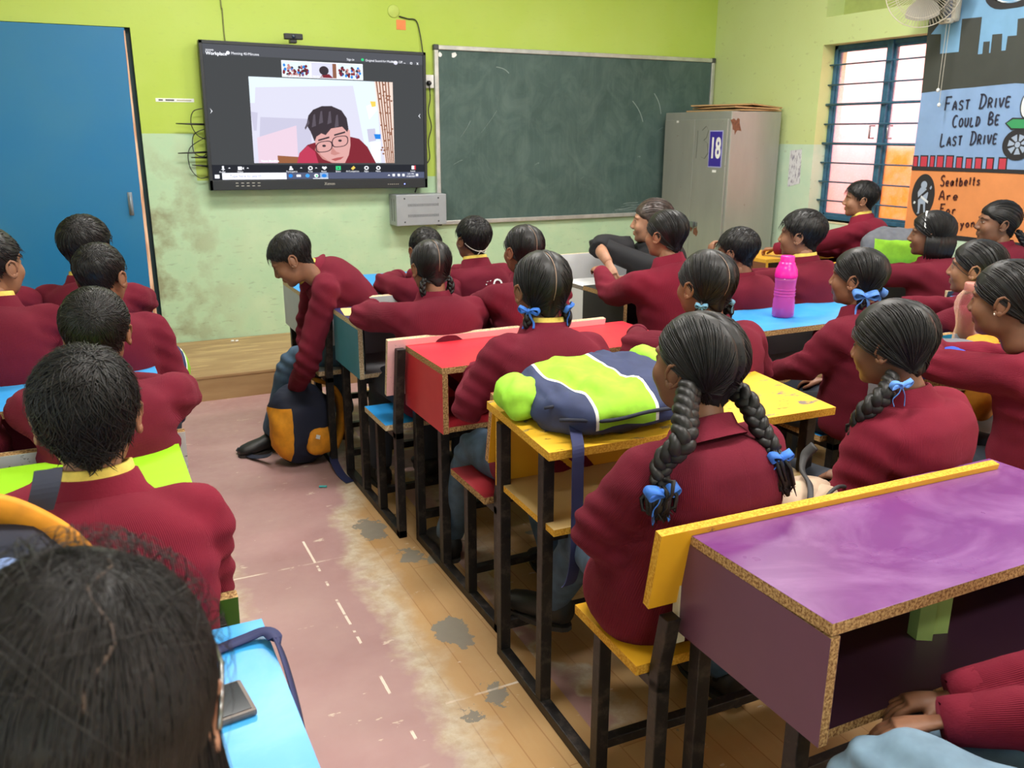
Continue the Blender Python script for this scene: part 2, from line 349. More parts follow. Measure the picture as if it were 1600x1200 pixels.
# ---- ceiling tube lamps, out of view, put in to light the room
for i, (x, y) in enumerate(TUBES):
    r = empty('unseen_tube_light', (x, y, ZC), 'unseen white ceiling tube light %s' % ['over the front of the aisle', 'over the front desks by the window', 'over the aisle near the viewer', 'over the purple desk side', 'at the back of the room'][i], 'lamp', 'unseen ceiling tube lights')
    MB().box(x - .62, x + .62, y - .03, y + .03, ZC - .05, ZC - .001).build('housing', plain('enamel', srgb(235, 235, 235), .4), r, (x, y, ZC))
    ld = bpy.data.lights.new('tube_glow', 'AREA'); ld.shape = 'RECTANGLE'; ld.size = 1.2; ld.size_y = .3; ld.energy = TUBE_W; ld.color = (1, .97, .92)
    lo = bpy.data.objects.new('tube_glow', ld); COL.objects.link(lo); lo.parent = r; lo.location = (0, 0, -.07)
# ================================================================= FURNITURE
def lam(name, col, wear=None, rough=.35, chip=.0, scale=9, smudge=None):
    """laminated board: colour, optional worn-through patches"""
    if name in MATS: return MATS[name]
    t = NT(name); P = t.obj(); n1 = t.noise(P, 5, 4); n2 = t.noise(P, 60, 3)
    c = t.mix(t.ramp(n1, .2, .8), col, tuple(q * .86 for q in col[:3]) + (1,))
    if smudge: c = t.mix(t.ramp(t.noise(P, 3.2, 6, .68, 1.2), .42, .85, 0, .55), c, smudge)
    if wear is not None:
        k = t.ramp(t.noise(t.sc(P, 1, 2.6, 1), scale, 6, .7), .60 - chip, .63 - chip); c = t.mix(k, c, wear)
        k2 = t.ramp(t.noise(t.sc(P, 9, 30, 9), 1.6, 5, .7), .64 - chip, .66 - chip, 0, .8); c = t.mix(k2, c, srgb(70, 52, 40))
    MATS[name] = t.set(c, t.ramp(n1, .15, .85, rough - .05, rough + .10), .5, bump=n2, bs=.03, bd=.002); return MATS[name]
def particle(name='particle_edge', a=srgb(120, 84, 52), b=srgb(196, 160, 108)):
    if name in MATS: return MATS[name]
    t = NT(name); P = t.obj(); n = t.noise(P, 190, 3, .7)
    MATS[name] = t.set(t.mix(t.ramp(n, .40, .6), a, b), .85, .2, bump=n, bs=.5, bd=.003); return MATS[name]
PE = particle(); PE_PALE = particle('pale_edge', srgb(176, 150, 112), srgb(222, 204, 170)); PE_YEL = particle('ply_edge', srgb(196, 140, 40), srgb(226, 178, 70))
t = NT('desk_steel'); _n = t.noise(t.obj(), 26, 5, .7)
STEEL = t.set(t.mix(t.ramp(_n, .5, .72), srgb(34, 31, 31), srgb(78, 68, 62)), t.ramp(_n, .3, .7, .34, .6), .5, metal=.35)
def skin_board(b, x0, x1, y0, y1, z0, z1, M=None, thin='z'):
    """board whose two broad faces take slot 0 and whose cut edges take slot 1"""
    e = .0006
    if thin == 'z':
        b.box(x0, x1, y0, y1, z0, z1 - e, 1, M); b.box(x0, x1, y0, y1, z1 - e, z1, 0, M)
    elif thin == 'y':
        b.box(x0, x1, y0 + e, y1 - e, z0, z1, 1, M); b.box(x0, x1, y0, y0 + e, z0, z1, 0, M); b.box(x0, x1, y1 - e, y1, z0, z1, 0, M)
    else:
        b.box(x0 + e, x1 - e, y0, y1, z0, z1, 1, M); b.box(x0, x0 + e, y0, y1, z0, z1, 0, M); b.box(x1 - e, x1, y0, y1, z0, z1, 0, M)
def school_desk(x, y, label, top, side, seat, back, edge=None, shelf=None, W=.9, slope=0.0, yaw=0.0, bench=True, sides=True, desk_z=.75, front=None, bt=.775, lean=.06, sy=-.09, dp=.365, bh=.215, post=.03, rear=None):
    """dual desk with its bench on one steel frame; y = student-side edge of the top, x = left end"""
    edge = edge or PE; shelf = shelf or side
    O = Vector((x, y, 0)); r = empty('school_desk', O, label, 'desk', 'dual school desks with benches'); r.rotation_euler.z = yaw
    B = lambda: MB(); dz = desk_z
    bo = lambda b, n, m, par=r, **k: b.build(n, m, par, (0, 0, 0), **k)
    Ms = Matrix.Translation((0, 0, dz)) @ Matrix.Rotation(slope, 4, 'X')
    b = B(); skin_board(b, 0, W, 0, dp, -.022, 0, Ms); bo(b, 'desktop', [top, edge], bevel=.0015)
    if sides:
        for s in (0, W - .02):
            b = B(); skin_board(b, s, s + .02, 0, dp, dz - .225, dz - .0225 + (-.0 if slope == 0 else -.004), thin='x'); bo(b, 'side_panel', [side, edge])
    b = B(); skin_board(b, .02, W - .02, dp - .03, dp - .012, dz - .225, dz - .025, thin='y'); bo(b, 'back_panel', [front or side, edge])
    b = B(); skin_board(b, .021, W - .021, .01, dp - .032, dz - .225, dz - .207); bo(b, 'shelf', [shelf, edge])
    # steel frame
    x0, x1 = .028, W - .028; g = .016
    def bar(n, pts, q=.0155):
        b = B()
        for (ax, ay, az), (bx, by, bz) in pts:
            b.box(min(ax, bx) - q, max(ax, bx) + q, min(ay, by) - q, max(ay, by) + q, min(az, bz), max(az, bz))
        return bo(b, n, STEEL, bevel=.002)
    ya, yb, yc, yd = dp - .05, .07, sy - .06, sy - .285      # desk legs, seat leg, backrest post
    for xx in (x0, x1):
        for yy in (ya, yb): bar('leg', [((xx, yy, .03), (xx, yy, dz - .03))])
        if not bench:
            bar('floor_rail', [((xx, yb, .0), (xx, ya, .03))], .0155); continue
        bar('seat_leg', [((xx, yc, .03), (xx, yc, .42))])
        b = B(); M = Matrix.Translation((xx, yd, 0))
        b.box(-.0155, .0155, -.0155, .0155, 0, .45, M=M); b.box(-.0155, .0155, -.0155, .0155, .445, bt - post, M=Matrix.Translation((xx, yd, 0)) @ Matrix.Shear('XY', 4, (0, 0)) @ Matrix(((1, 0, 0, 0), (0, 1, -lean / .33, lean * .445 / .33), (0, 0, 1, 0), (0, 0, 0, 1))))
        bo(b, 'backrest_post', STEEL, bevel=.002)
        bar('floor_rail', [((xx, yd, .0), (xx, ya, .03))], .0155); bar('seat_rail', [((xx, yd, .395), (xx, sy, .42))], .0155)
    for q in ([((x0, ya, .09), (x1, ya, .12))], [((x0, yc, .09), (x1, yc, .115))], [((x0, yb, dz - .262), (x1, yb, dz - .232))])[:: 1 if bench else 2]: bar('cross_bar', q, .013)
    if not bench: return r
    if True:
        b = B(); skin_board(b, -.012, W + .012, sy - .26, sy, .42, .442); bo(b, 'seat', [seat, edge], bevel=.0015)
    Mb = Matrix.Translation((0, yd - .0165 + .012, bt)) @ Matrix.Rotation(-math.atan(lean / .33) * -1, 4, 'X')
    Mb = Matrix.Translation((0, yd + .030 - lean * (bt - .445) / .33, bt)) @ Matrix.Rotation(math.atan2(lean, .33), 4, 'X')
    b = B(); skin_board(b, -.012, W + .012, -.010, .010, -bh, 0, Mb, 'y')
    if rear: b.box(-.012, W + .012, -.0112, -.010, -bh, 0, 2, Mb)
    bo(b, 'backrest', [back, edge] + ([rear] if rear else []), bevel=0 if rear else .0015)
    return r
cream = srgb(222, 216, 200)
L_NAVY = lam('lam_navy', srgb(44, 48, 96), srgb(96, 92, 120)); L_TEAL = lam('lam_teal', srgb(70, 142, 162)); L_GREY = lam('lam_grey', srgb(140, 138, 142)); L_BLUE = lam('lam_blue', srgb(40, 146, 220)); L_LGREY = lam('lam_lightgrey', srgb(196, 198, 206))
L_RED = lam('lam_red', srgb(226, 48, 62)); L_RED2 = lam('lam_red_side', srgb(206, 52, 60)); L_DRED = lam('lam_dark_red', srgb(140, 30, 38))
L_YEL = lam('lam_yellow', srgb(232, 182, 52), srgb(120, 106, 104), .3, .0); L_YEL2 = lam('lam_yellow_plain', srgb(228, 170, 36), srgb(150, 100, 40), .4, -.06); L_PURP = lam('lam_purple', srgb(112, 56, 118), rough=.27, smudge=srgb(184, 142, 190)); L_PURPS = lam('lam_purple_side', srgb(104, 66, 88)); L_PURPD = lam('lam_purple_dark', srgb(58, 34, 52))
L_PINK = lam('lam_pink', srgb(232, 176, 178), srgb(60, 48, 48), .4, -.02, 5); L_WHITE = lam('lam_white', srgb(226, 226, 228), rough=.3); L_WSCR = lam('lam_white_scribbled', srgb(206, 208, 210), srgb(120, 120, 124), .4, -.01, 7)
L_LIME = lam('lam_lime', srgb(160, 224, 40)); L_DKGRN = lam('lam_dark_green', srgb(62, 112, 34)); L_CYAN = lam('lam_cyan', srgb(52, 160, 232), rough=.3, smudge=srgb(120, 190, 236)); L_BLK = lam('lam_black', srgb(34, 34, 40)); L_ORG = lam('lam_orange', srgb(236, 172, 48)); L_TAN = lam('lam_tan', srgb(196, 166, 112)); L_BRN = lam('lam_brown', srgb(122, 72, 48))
# --- middle column, from the front wall back to the viewer
school_desk(.885, 4.085, 'blue topped desk with pale grey sides at the front of the middle column', L_BLUE, L_LGREY, L_GREY, L_WSCR, edge=PE_PALE, W=.93)
school_desk(.92, 3.24, 'navy topped desk with a teal side panel and pink scuffed backrest', L_NAVY, L_TEAL, L_BLUE, L_PINK, edge=PE_PALE, shelf=L_GREY, front=L_GREY, W=.87)
school_desk(.975, 2.485, 'bright red desk in the middle of the aisle side column', L_RED, L_RED2, L_DRED, L_RED, shelf=L_DRED, W=.92, rear=L_YEL2)
school_desk(.918, 1.665, 'chipped yellow sloping desk carrying the green and navy backpack', L_YEL, L_YEL2, L_YEL2, L_YEL2, edge=PE_YEL, shelf=L_TAN, W=.88, slope=.05, yaw=-.035, sides=False, front=L_YEL2, sy=-.165, dp=.38, bh=.17, post=.185, bt=.757)
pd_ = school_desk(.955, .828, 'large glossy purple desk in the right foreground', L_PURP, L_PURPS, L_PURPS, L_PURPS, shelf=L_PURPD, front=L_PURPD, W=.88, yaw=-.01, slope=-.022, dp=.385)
b = MB(); b.box(-.004, .016, .372, .390, .50, .705); tag(b.build('edge_strip', lam('cream_strip', srgb(214, 206, 176)), pd_), 'cream strip up the corner of the side panel')
# --- window column
school_desk(2.33, 3.75, 'white laminated desk in front of the seated teacher', L_WHITE, L_WHITE, L_WHITE, L_GREY, edge=particle('grey_edge', srgb(100, 92, 84), srgb(150, 142, 130)), W=.48, desk_z=.70, bench=False)
school_desk(2.19, 3.285, 'dark navy black desk with the girl leaning on its left end', L_BLK, L_BLK, L_GREY, L_GREY, shelf=L_GREY, W=.88)
school_desk(2.27, 2.46, 'sky blue desk with the tall pink bottle on it', L_CYAN, L_GREY, L_BLUE, L_BLUE, shelf=L_GREY, W=.86)
school_desk(2.29, 1.64, 'lime desk under the blue and orange bag by the right edge', L_LIME, L_GREY, L_GREY, L_GREY, shelf=L_GREY, W=.86)
school_desk(3.66, 3.98, 'orange yellow desk in the corner under the window', L_ORG, L_BRN, L_BRN, L_BRN, edge=PE_YEL, shelf=L_TAN, W=.9)
school_desk(3.58, 3.08, 'desk by the window wall with a black backrest edged in white', L_BLUE, L_GREY, L_GREY, L_BLK, edge=PE_PALE, W=.9)
school_desk(3.58, 2.3, 'blue topped desk behind the black backrest by the mural', L_CYAN, L_GREY, L_GREY, L_GREY, W=.9)
# --- door column
school_desk(-.73, 4.15, 'desk nearest the blue door in the left column', L_BLUE, L_GREY, L_GREY, L_WSCR, edge=PE_PALE)
school_desk(-.73, 3.36, 'desk second from the door in the left column', L_BLUE, L_GREY, L_GREY, L_WSCR, edge=PE_PALE)
school_desk(-.745, 2.58, 'bright blue desk in the left column in front of the boy with thick black hair', L_CYAN, L_GREY, L_GREY, L_WSCR, bt=.76)
school_desk(-.755, 1.745, 'lime green desk in the left column under the nearest boy', L_LIME, L_GREY, L_GREY, L_DKGRN, bt=.735)
school_desk(-.72, .86, 'cyan desk in the left foreground with the phone and dark strap', L_CYAN, L_GREY, L_GREY, L_GREY, W=.895)
# ================================================================= ON AND AGAINST THE WALLS
def M_front(x, z, y=D): return frame((x, y, z), (1, 0, 0), (0, 0, 1), (0, -1, 0))
def M_right(y, z, x=XR): return frame((x, y, z), (0, -1, 0), (0, 0, 1), (-1, 0, 0))
# ---- green chalkboard
t = NT('chalkboard'); P = t.pos(); n1 = t.noise(P, 2.2, 6, .6, .5); n2 = t.noise(t.sc(P, 1.6, 1, 1.2), 3, 6, .65, 1.2); n3 = t.noise(t.sc(P, 60, 1, 3), 1, 4)
c = t.mix(t.ramp(n1, .3, .7), srgb(60, 80, 76), srgb(74, 94, 90)); c = t.mix(t.ramp(n2, .42, .75, 0, .26), c, srgb(128, 146, 140)); c = t.mix(t.ramp(n3, .5, .8, 0, .14), c, srgb(110, 128, 122))
BX0, BX1, BZ0, BZ1 = 2.308, 4.722, .837, 2.057
o_ = ((BX0 + BX1) / 2, D, (BZ0 + BZ1) / 2)
cb = empty('chalkboard', o_, 'large green chalkboard with a metal frame beside the television', 'blackboard')
MB().box(BX0 + .02, BX1 - .02, D - .022, D - .004, BZ0 + .02, BZ1 - .02).build('board_surface', t.set(c, .55, .3), cb, o_)
AL = plain('aluminium', srgb(206, 204, 200), .35, .55, var=.2)
for a in ((BX0, BX0 + .03, BZ0, BZ1), (BX1 - .03, BX1, BZ0, BZ1), (BX0, BX1, BZ0, BZ0 + .03), (BX0, BX1, BZ1 - .03, BZ1)):
    MB().box(a[0], a[1], D - .034, D, a[2], a[3]).build('frame_bar', AL, cb, o_, bevel=.004)
for x in (BX0, BX1):
    for z in (BZ0, BZ1):
        sx, sz = (1 if x == BX0 else -1), (1 if z == BZ0 else -1)
        MB().box(min(x - .004 * sx, x + .034 * sx), max(x - .004 * sx, x + .034 * sx), D - .037, D, min(z - .004 * sz, z + .034 * sz), max(z - .004 * sz, z + .034 * sz)).build('corner_cap', plain('cap_grey', srgb(70, 70, 72), .5), cb, o_, bevel=.006)
wh = plain('paper_white', srgb(238, 238, 236), .8)
b = MB()
for cx, cz, s in ((2.352, 1.995, .018), (2.455, 1.998, .022)):
    b.poly([(cx + s * rng.uniform(.6, 1.1) * math.cos(a), D - .023, cz + s * rng.uniform(.6, 1.1) * math.sin(a)) for a in np.linspace(0, 2 * PI, 9)[:-1]], (0, .001, 0))
    b.build('paper_scrap', wh, cb, o_); b = MB()
chk = plain('chalk_mark', srgb(140, 156, 152), .9)
b = MB()
for (x, z, ln, sl) in ((2.50, 1.45, .16, 1.9), (2.66, 1.48, .22, 1.5), (2.44, 1.26, .09, .9), (3.95, 1.72, .16, -1.2), (4.15, 1.78, .14, -1.7), (3.5, 1.14, .05, 2), (4.2, 1.5, .07, 1.2), (3.1, 1.25, .05, 1.4), (2.78, 1.93, .1, -.1), (4.02, 1.30, .03, 1.5)):
    pts = [(x + ln * u * math.cos(math.atan(sl)) + .012 * math.sin(3 * u), D - .0235, z + ln * u * math.sin(math.atan(sl)) - .03 * u * u) for u in np.linspace(0, 1, 8)]
    MB().ribbon(pts, (.0022, 0, .0018), .0006).build('chalk_stroke', chk, cb, o_)
for k in range(7):
    MB().ribbon([(3.80 + u * .40, D - .0235, .875 + .009 * k + .05 * u * (k % 3) * .5 + .006 * math.sin(9 * u + k)) for u in np.linspace(k * .05, 1 - k * .08, 9)], (0, 0, .0009 + .0008 * (k % 2)), .0006).build('chalk_stroke', chk, cb, o_)
# ---- television
TW0, TW1, TZ0, TZ1 = .748, 2.205, 1.128, 2.018; TY = D - .105
TO = (1.48, D - .06, 1.57)
M_TVT = Matrix.Rotation(-.006, 4, 'Y')
tv = empty('television', TO, 'large black interactive television showing a video call on the front wall', 'television'); tv.rotation_euler.y = .0105; tv.location.z -= .012; tv.location.x += .008
BK = plain('tv_black', srgb(22, 22, 26), .35, var=.05); BK2 = plain('tv_bezel', srgb(30, 33, 38), .45, var=.05)
MB().box(TW0, TW1, TY + .0127, D - .03, TZ0, TZ1, bev=.004).build('cabinet', BK, tv, TO)
b = MB(); bz = .02
b.box(TW0, TW0 + bz, TY, TY + .014, TZ0, TZ1); b.box(TW1 - bz, TW1, TY, TY + .014, TZ0, TZ1); b.box(TW0, TW1, TY, TY + .014, TZ1 - bz, TZ1); b.box(TW0, TW1, TY, TY + .014, TZ0, TZ0 + .062)
b.build('bezel', BK2, tv, TO, bevel=.002)
# picture: u 0..1 left to right, v 0..1 top to bottom, drawn on the glass
SX0, SX1, SZ0, SZ1 = TW0 + bz, TW1 - bz, TZ0 + .064, TZ1 - bz
def U(u, v, k=0): return (SX0 + (SX1 - SX0) * u, TY + .0120 - .00035 * k, SZ1 - (SZ1 - SZ0) * v)
def E(n, c, s=1.0): return emit('screen_' + n, srgb(*c), s)
scr = MB(); SM = []
def slot(m):
    if m not in SM: SM.append(m)
    return SM.index(m)
def rect(u0, v0, u1, v1, k, m): scr.poly([U(u0, v0, k), U(u1, v0, k), U(u1, v1, k), U(u0, v1, k)], None, slot(m))
def shape(pts, k, m): scr.poly([U(a, c, k) for a, c in pts], None, slot(m))
def disc(u, v, ru, rv, k, m, n=18): shape([(u + ru * math.cos(a), v + rv * math.sin(a)) for a in np.linspace(0, 2 * PI, n + 1)[:-1]], k, m)
BGc = E('bg', (70, 72, 74)); BAR = E('bar', (84, 86, 92)); DK = E('dark', (42, 44, 50)); WH = E('white', (246, 248, 255), 1.1); LAV = E('lav', (214, 214, 232)); LAV2 = E('lav2', (196, 194, 216)); CEI = E('ceil', (222, 236, 246)); PKW = E('pinkwall', (226, 202, 218))
HR = E('hair', (62, 54, 60)); HR2 = E('hair2', (92, 84, 94)); SK = E('skin', (216, 164, 160)); SK2 = E('skin2', (196, 136, 130)); MR = E('maroon', (126, 44, 54)); MR2 = E('maroon2', (186, 62, 88)); GL = E('specs', (66, 50, 58)); BR_ = E('brown', (150, 96, 66)); CU1 = E('curtain', (236, 214, 202)); CU2 = E('curtain2', (142, 96, 76)); BLU = E('blue', (44, 130, 220)); GRN = E('green', (60, 205, 130)); YEL = E('yel', (246, 206, 96)); RD = E('red', (206, 66, 76)); TSK = E('task', (86, 92, 116)); LIP = E('lip', (176, 92, 92))
rect(0, 0, 1, 1, 0, BGc); rect(0, 0, 1, .075, 1, BAR); rect(0, .885, 1, 1, 1, DK)
# video picture
a0, b0, a1, b1 = .185, .222, .848, .872
rect(a0, b0, a1, b1, 1, LAV); V = lambda u, v: (a0 + (a1 - a0) * u, b0 + (b1 - b0) * v)
shp = lambda pts, k, m: shape([V(*q) for q in pts], k, m)
shp([(0, 0), (1, 0), (.87, 0), (.72, .06), (.04, .12), (.03, .3), (0, .3)], 2, CEI)
shp([(.06, .46), (.40, .47), (.40, 1), (.03, 1)], 2, LAV2); shp([(.03, .70), (.30, .55), (.30, 1), (.03, 1)], 3, PKW); shp([(.71, .06), (.88, 0), (.90, 1), (.80, 1)], 2, CEI)
shp([(0, .40), (.045, .41), (.03, .62), (.012, .62)], 3, LAV2); shp([(.16, .91), (.34, .93), (.34, 1), (.16, 1)], 4, BR_)
shp([(.865, 0), (1, 0), (1, 1), (.93, 1)], 3, CU1)
for k in range(5): shp([(.875 + .022 * k, 0), (.885 + .022 * k, 0), (.945 + .013 * k, 1), (.937 + .013 * k, 1)], 4, CU2)
for k in range(34):
    u, v = rng.uniform(.90, .99), rng.uniform(.03, .95); disc(*V(u, v), .006, .008, 5, CU2, 6)
shp([(.80, .30), (.86, .26), (.88, .34), (.82, .46)], 5, WH); shp([(.83, .24), (.87, .24), (.87, .30), (.84, .31)], 6, YEL); shp([(.80, .58), (.86, .57), (.865, .72), (.81, .74)], 5, LAV2); shp([(.85, .64), (.90, .64), (.90, .70), (.86, .70)], 6, BLU); shp([(.82, .74), (.90, .73), (.89, .99), (.83, .99)], 5, WH)
shp([(.29, 1), (.31, .88), (.37, .78), (.44, .74), (.60, .72), (.66, .67), (.74, .70), (.80, .80), (.86, 1)], 6, MR); shp([(.29, 1), (.31, .88), (.37, .79), (.42, .86), (.44, 1)], 7, MR2)
shp([(.415, .66), (.43, .80), (.46, .90), (.50, .96), (.54, 1), (.63, 1), (.66, .90), (.675, .78), (.675, .60), (.60, .50), (.48, .55)], 8, SK)
shp([(.43, .78), (.46, .90), (.52, .985), (.58, 1), (.54, 1), (.47, .95), (.42, .84)], 9, SK2)
shp([(.372, .52), (.385, .43), (.42, .36), (.48, .315), (.55, .31), (.62, .36), (.655, .45), (.665, .58), (.655, .62), (.62, .555), (.54, .58), (.50, .66), (.47, .64), (.435, .68), (.42, .74), (.395, .62), (.375, .56)], 10, HR)
for q in ((.42, .42), (.47, .38), (.53, .38), (.58, .42)): shp([(q[0], q[1]), (q[0] + .012, q[1] - .01), (q[0] + .015, q[1] + .13), (q[0] - .015, q[1] + .15)], 11, HR2)
shp([(.355, .58), (.385, .47), (.39, .52), (.36, .60)], 11, HR2)
for cx, cy in ((.485, .80), (.600, .735)):
    pts = [(cx + .060 * math.copysign(abs(math.cos(a)) ** .7, math.cos(a)) , cy + .068 * math.copysign(abs(math.sin(a)) ** .7, math.sin(a)) - .35 * .060 * math.cos(a)) for a in np.linspace(0, 2 * PI, 25)[:-1]]
    for i in range(24):
        p, q = pts[i], pts[(i + 1) % 24]; ci = lambda z: (cx + (z[0] - cx) * .88, cy + (z[1] - cy) * .86); shp([p, q, ci(q), ci(p)], 12, GL)
    shp([(cx - .04, cy - .085), (cx + .04, cy - .125), (cx + .04, cy - .105), (cx - .04, cy - .065)], 12, HR); disc(*V(cx, cy - .01), .009, .010, 12, HR, 10)
shp([(.54, .78), (.552, .77), (.552, .79), (.54, .80)], 12, GL); shp([(.54, .80), (.57, .86), (.60, .88), (.56, .905), (.53, .89)], 10, SK2); shp([(.53, .955), (.57, .935), (.625, .92), (.60, .955), (.56, .975)], 11, LIP)
# the three small pictures along the top
rect(.332, .092, .705, .215, 2, WH)
for k, (q0, q1) in enumerate(((.334, .457), (.465, .580), (.586, .703))):
    rect(q0, .097, q1, .21, 3, CEI if k != 1 else LAV)
    if k == 1:
        disc(.522, .155, .022, .034, 5, HR); shape([(.50, .21), (.515, .185), (.545, .18), (.565, .21)], 4, MR); rect(.562, .1, .58, .21, 4, CU2)
    else:
        for _ in range(46):
            u, v = rng.uniform(q0 + .006, q1 - .006), rng.uniform(.125, .2); disc(u, v, .006, .012, 4 + _ % 3, [MR, HR, MR, BLU, SK2][_ % 5], 7)
# icons along the meeting bar
def icon(u, m, kind):
    v = .912
    if kind == 'mic': rect(u - .004, v - .018, u + .004, v + .004, 3, m); rect(u - .008, v + .006, u + .008, v + .010, 3, m); rect(u - .0015, v + .008, u + .0015, v + .018, 3, m)
    elif kind == 'cam': rect(u - .013, v - .013, u + .005, v + .013, 3, m); shape([(u + .006, v), (u + .013, v - .011), (u + .013, v + .011)], 3, m)
    elif kind == 'ppl': disc(u - .004, v - .008, .005, .008, 3, m, 10); shape([(u - .013, v + .014), (u - .010, v), (u + .004, v), (u + .007, v + .014)], 3, m)
    elif kind == 'heart': shape([(u, v + .015), (u - .012, v - .003), (u - .008, v - .014), (u, v - .008), (u + .008, v - .014), (u + .012, v - .003)], 3, m)
    elif kind == 'sq': rect(u - .012, v - .016, u + .012, v + .016, 3, m); shape([(u - .004, v + .006), (u + .004, v + .006), (u, v - .008)], 4, DK)
    elif kind == 'dia': shape([(u - .011, v + .004), (u + .002, v - .017), (u + .011, v - .002), (u - .002, v + .017)], 3, m)
    else: disc(u, v, .011, .016, 3, m, 14); disc(u, v, .006, .009, 4, DK, 12)
for u, m, kd in ((.048, WH, 'mic'), (.125, WH, 'cam'), (.352, WH, 'ppl'), (.438, WH, 'o'), (.504, WH, 'heart'), (.570, GRN, 'sq'), (.642, YEL, 'dia'), (.707, WH, 'o'), (.766, WH, 'o')): icon(u, m, kd)
rect(.935, .895, .948, .925, 3, WH); rect(.948, .893, .956, .927, 4, RD)
for u in (.075, .155, .395, .465): shape([(u - .005, .913), (u, .905), (u + .005, .913)], 3, WH)
rect(0, .947, 1, .998, 2, TSK); rect(0, .947, .042, .998, 3, DK); rect(.042, .947, .326, .998, 3, WH); rect(.01, .96, .03, .988, 4, WH)
disc(.345, .972, .010, .015, 4, BLU, 12); rect(.372, .963, .392, .981, 4, WH); disc(.423, .972, .010, .015, 4, E('blue2', (70, 160, 235)), 12); disc(.464, .972, .010, .015, 4, WH, 12); disc(.466, .974, .005, .008, 5, GRN, 10); rect(.482, .949, .520, .996, 3, E('lblue', (150, 178, 214))); disc(.501, .972, .012, .014, 4, BLU, 14); rect(.448, .992, .520, .997, 5, WH)
for u in (.842, .868, .892): rect(u - .006, .962, u + .006, .982, 4, WH)
shape([(.812, .977), (.818, .965), (.824, .977)], 4, WH); rect(.956, .962, .968, .982, 4, WH)
shape([(.012, .465), (.022, .485), (.012, .505), (.018, .485)], 3, WH); shape([(.985, .465), (.975, .485), (.985, .505), (.979, .485)], 3, WH)
disc(.705, .058, .007, .011, 3, GRN, 12); disc(.865, .068, .010, .016, 3, LAV, 12); rect(.905, .066, .914, .069, 3, WH); rect(.938, .058, .948, .074, 3, WH); rect(.940, .062, .946, .071, 4, BAR)
disc(.105, .058, .008, .013, 3, WH, 8)
scr.build('screen', SM, tv, TO)
def tvt(s, u, v, h, m=WH, bold=.0): text('screen_lettering', s, M_front(*[U(u, v)[i] for i in (0, 2)], TY + .0082), h * (SZ1 - SZ0), m, tv, TO, th=.0002, bold=bold)
for _s, _u in (('Literacy IndiaVidyapeeth', .337), ('Veson Mundhra', .468), ('Admin', .590)): tvt(_s, _u, .2, .013, bold=.0002)
tvt('zoom', .012, .043, .026); tvt('Workplace', .012, .068, .034, bold=.0006); tvt('Meeting 40-Minutes', .118, .060, .026); tvt('Sign in', .63, .062, .024); tvt('Original Sound for Musicians: Off', .718, .062, .0235); tvt('View', .843, .062, .022); tvt('x', .968, .064, .04)
for s, u in (('Audio', .030), ('Video', .108), ('Participants', .326), ('Chat', .426), ('React', .488), ('Share', .556), ('AI Companion', .606), ('Apps', .694), ('More', .752), ('Leave', .928)): tvt(s, u, .939, .019)
tvt('Type here to search', .074, .972, .030, E('grey', (120, 130, 170))); tvt('3:01 PM', .912, .963, .018); tvt('10/26/2023', .905, .983, .018)
rect_m = E('dark', (42, 44, 50)); tvt('Veson Mundhra', .215, .856, .022, E('white', (246, 248, 255), 1.1), .0003)
text('lettering', 'Xenon', M_front(1.475, TZ0 + .034, TY - .0004), .026, plain('silver_print', srgb(190, 186, 176), .4), tv, TO)
b = MB()
for k in range(6): b.box(1.915 + .014 * k, 1.921 + .014 * k, TY - .0008, TY, TZ0 + .024, TZ0 + .029)
b.build('button_marks', plain('silver_print', srgb(190, 186, 176), .4), tv, TO); b = MB()
for k in range(5):
    for j in range(2): b.box(.905 + .034 * k, .922 + .034 * k, TY - .0008, TY, TZ0 + .024 + .018 * j, TZ0 + .028 + .018 * j)
b.build('button_marks', plain('silver_print', srgb(190, 186, 176), .4), tv, TO)
MB().lathe([(.0, 0), (.004, 0), (.004, .002), (0, .002)], (0, 0, 0), 12, M=M_front(2.035, TZ0 + .027, TY)).build('power_light', emit('led_blue', (.25, .3, 1, 1), 3), tv, TO)
# webcam on top of the set
wc = empty('webcam', (1.335, D - .07, TZ1), 'small black webcam clipped on top of the television', 'webcam'); WO = (1.335, D - .07, TZ1)
MB().box(1.275, 1.392, D - .115, D - .085, TZ1 + .020, TZ1 + .056, bev=.006).build('body', BK, wc, WO)
MB().lathe([(0, 0), (.012, 0), (.012, .003), (.009, .005), (0, .005)], (0, 0, 0), 16, M=M_front(1.333, TZ1 + .038, D - .115)).build('lens', plain('lens_glass', srgb(20, 40, 60), .1), wc, WO, smooth=True)
MB().box(1.312, 1.354, D - .108, D - .06, TZ1 + .0005, TZ1 + .021, bev=.003).build('stand', BK, wc, WO)
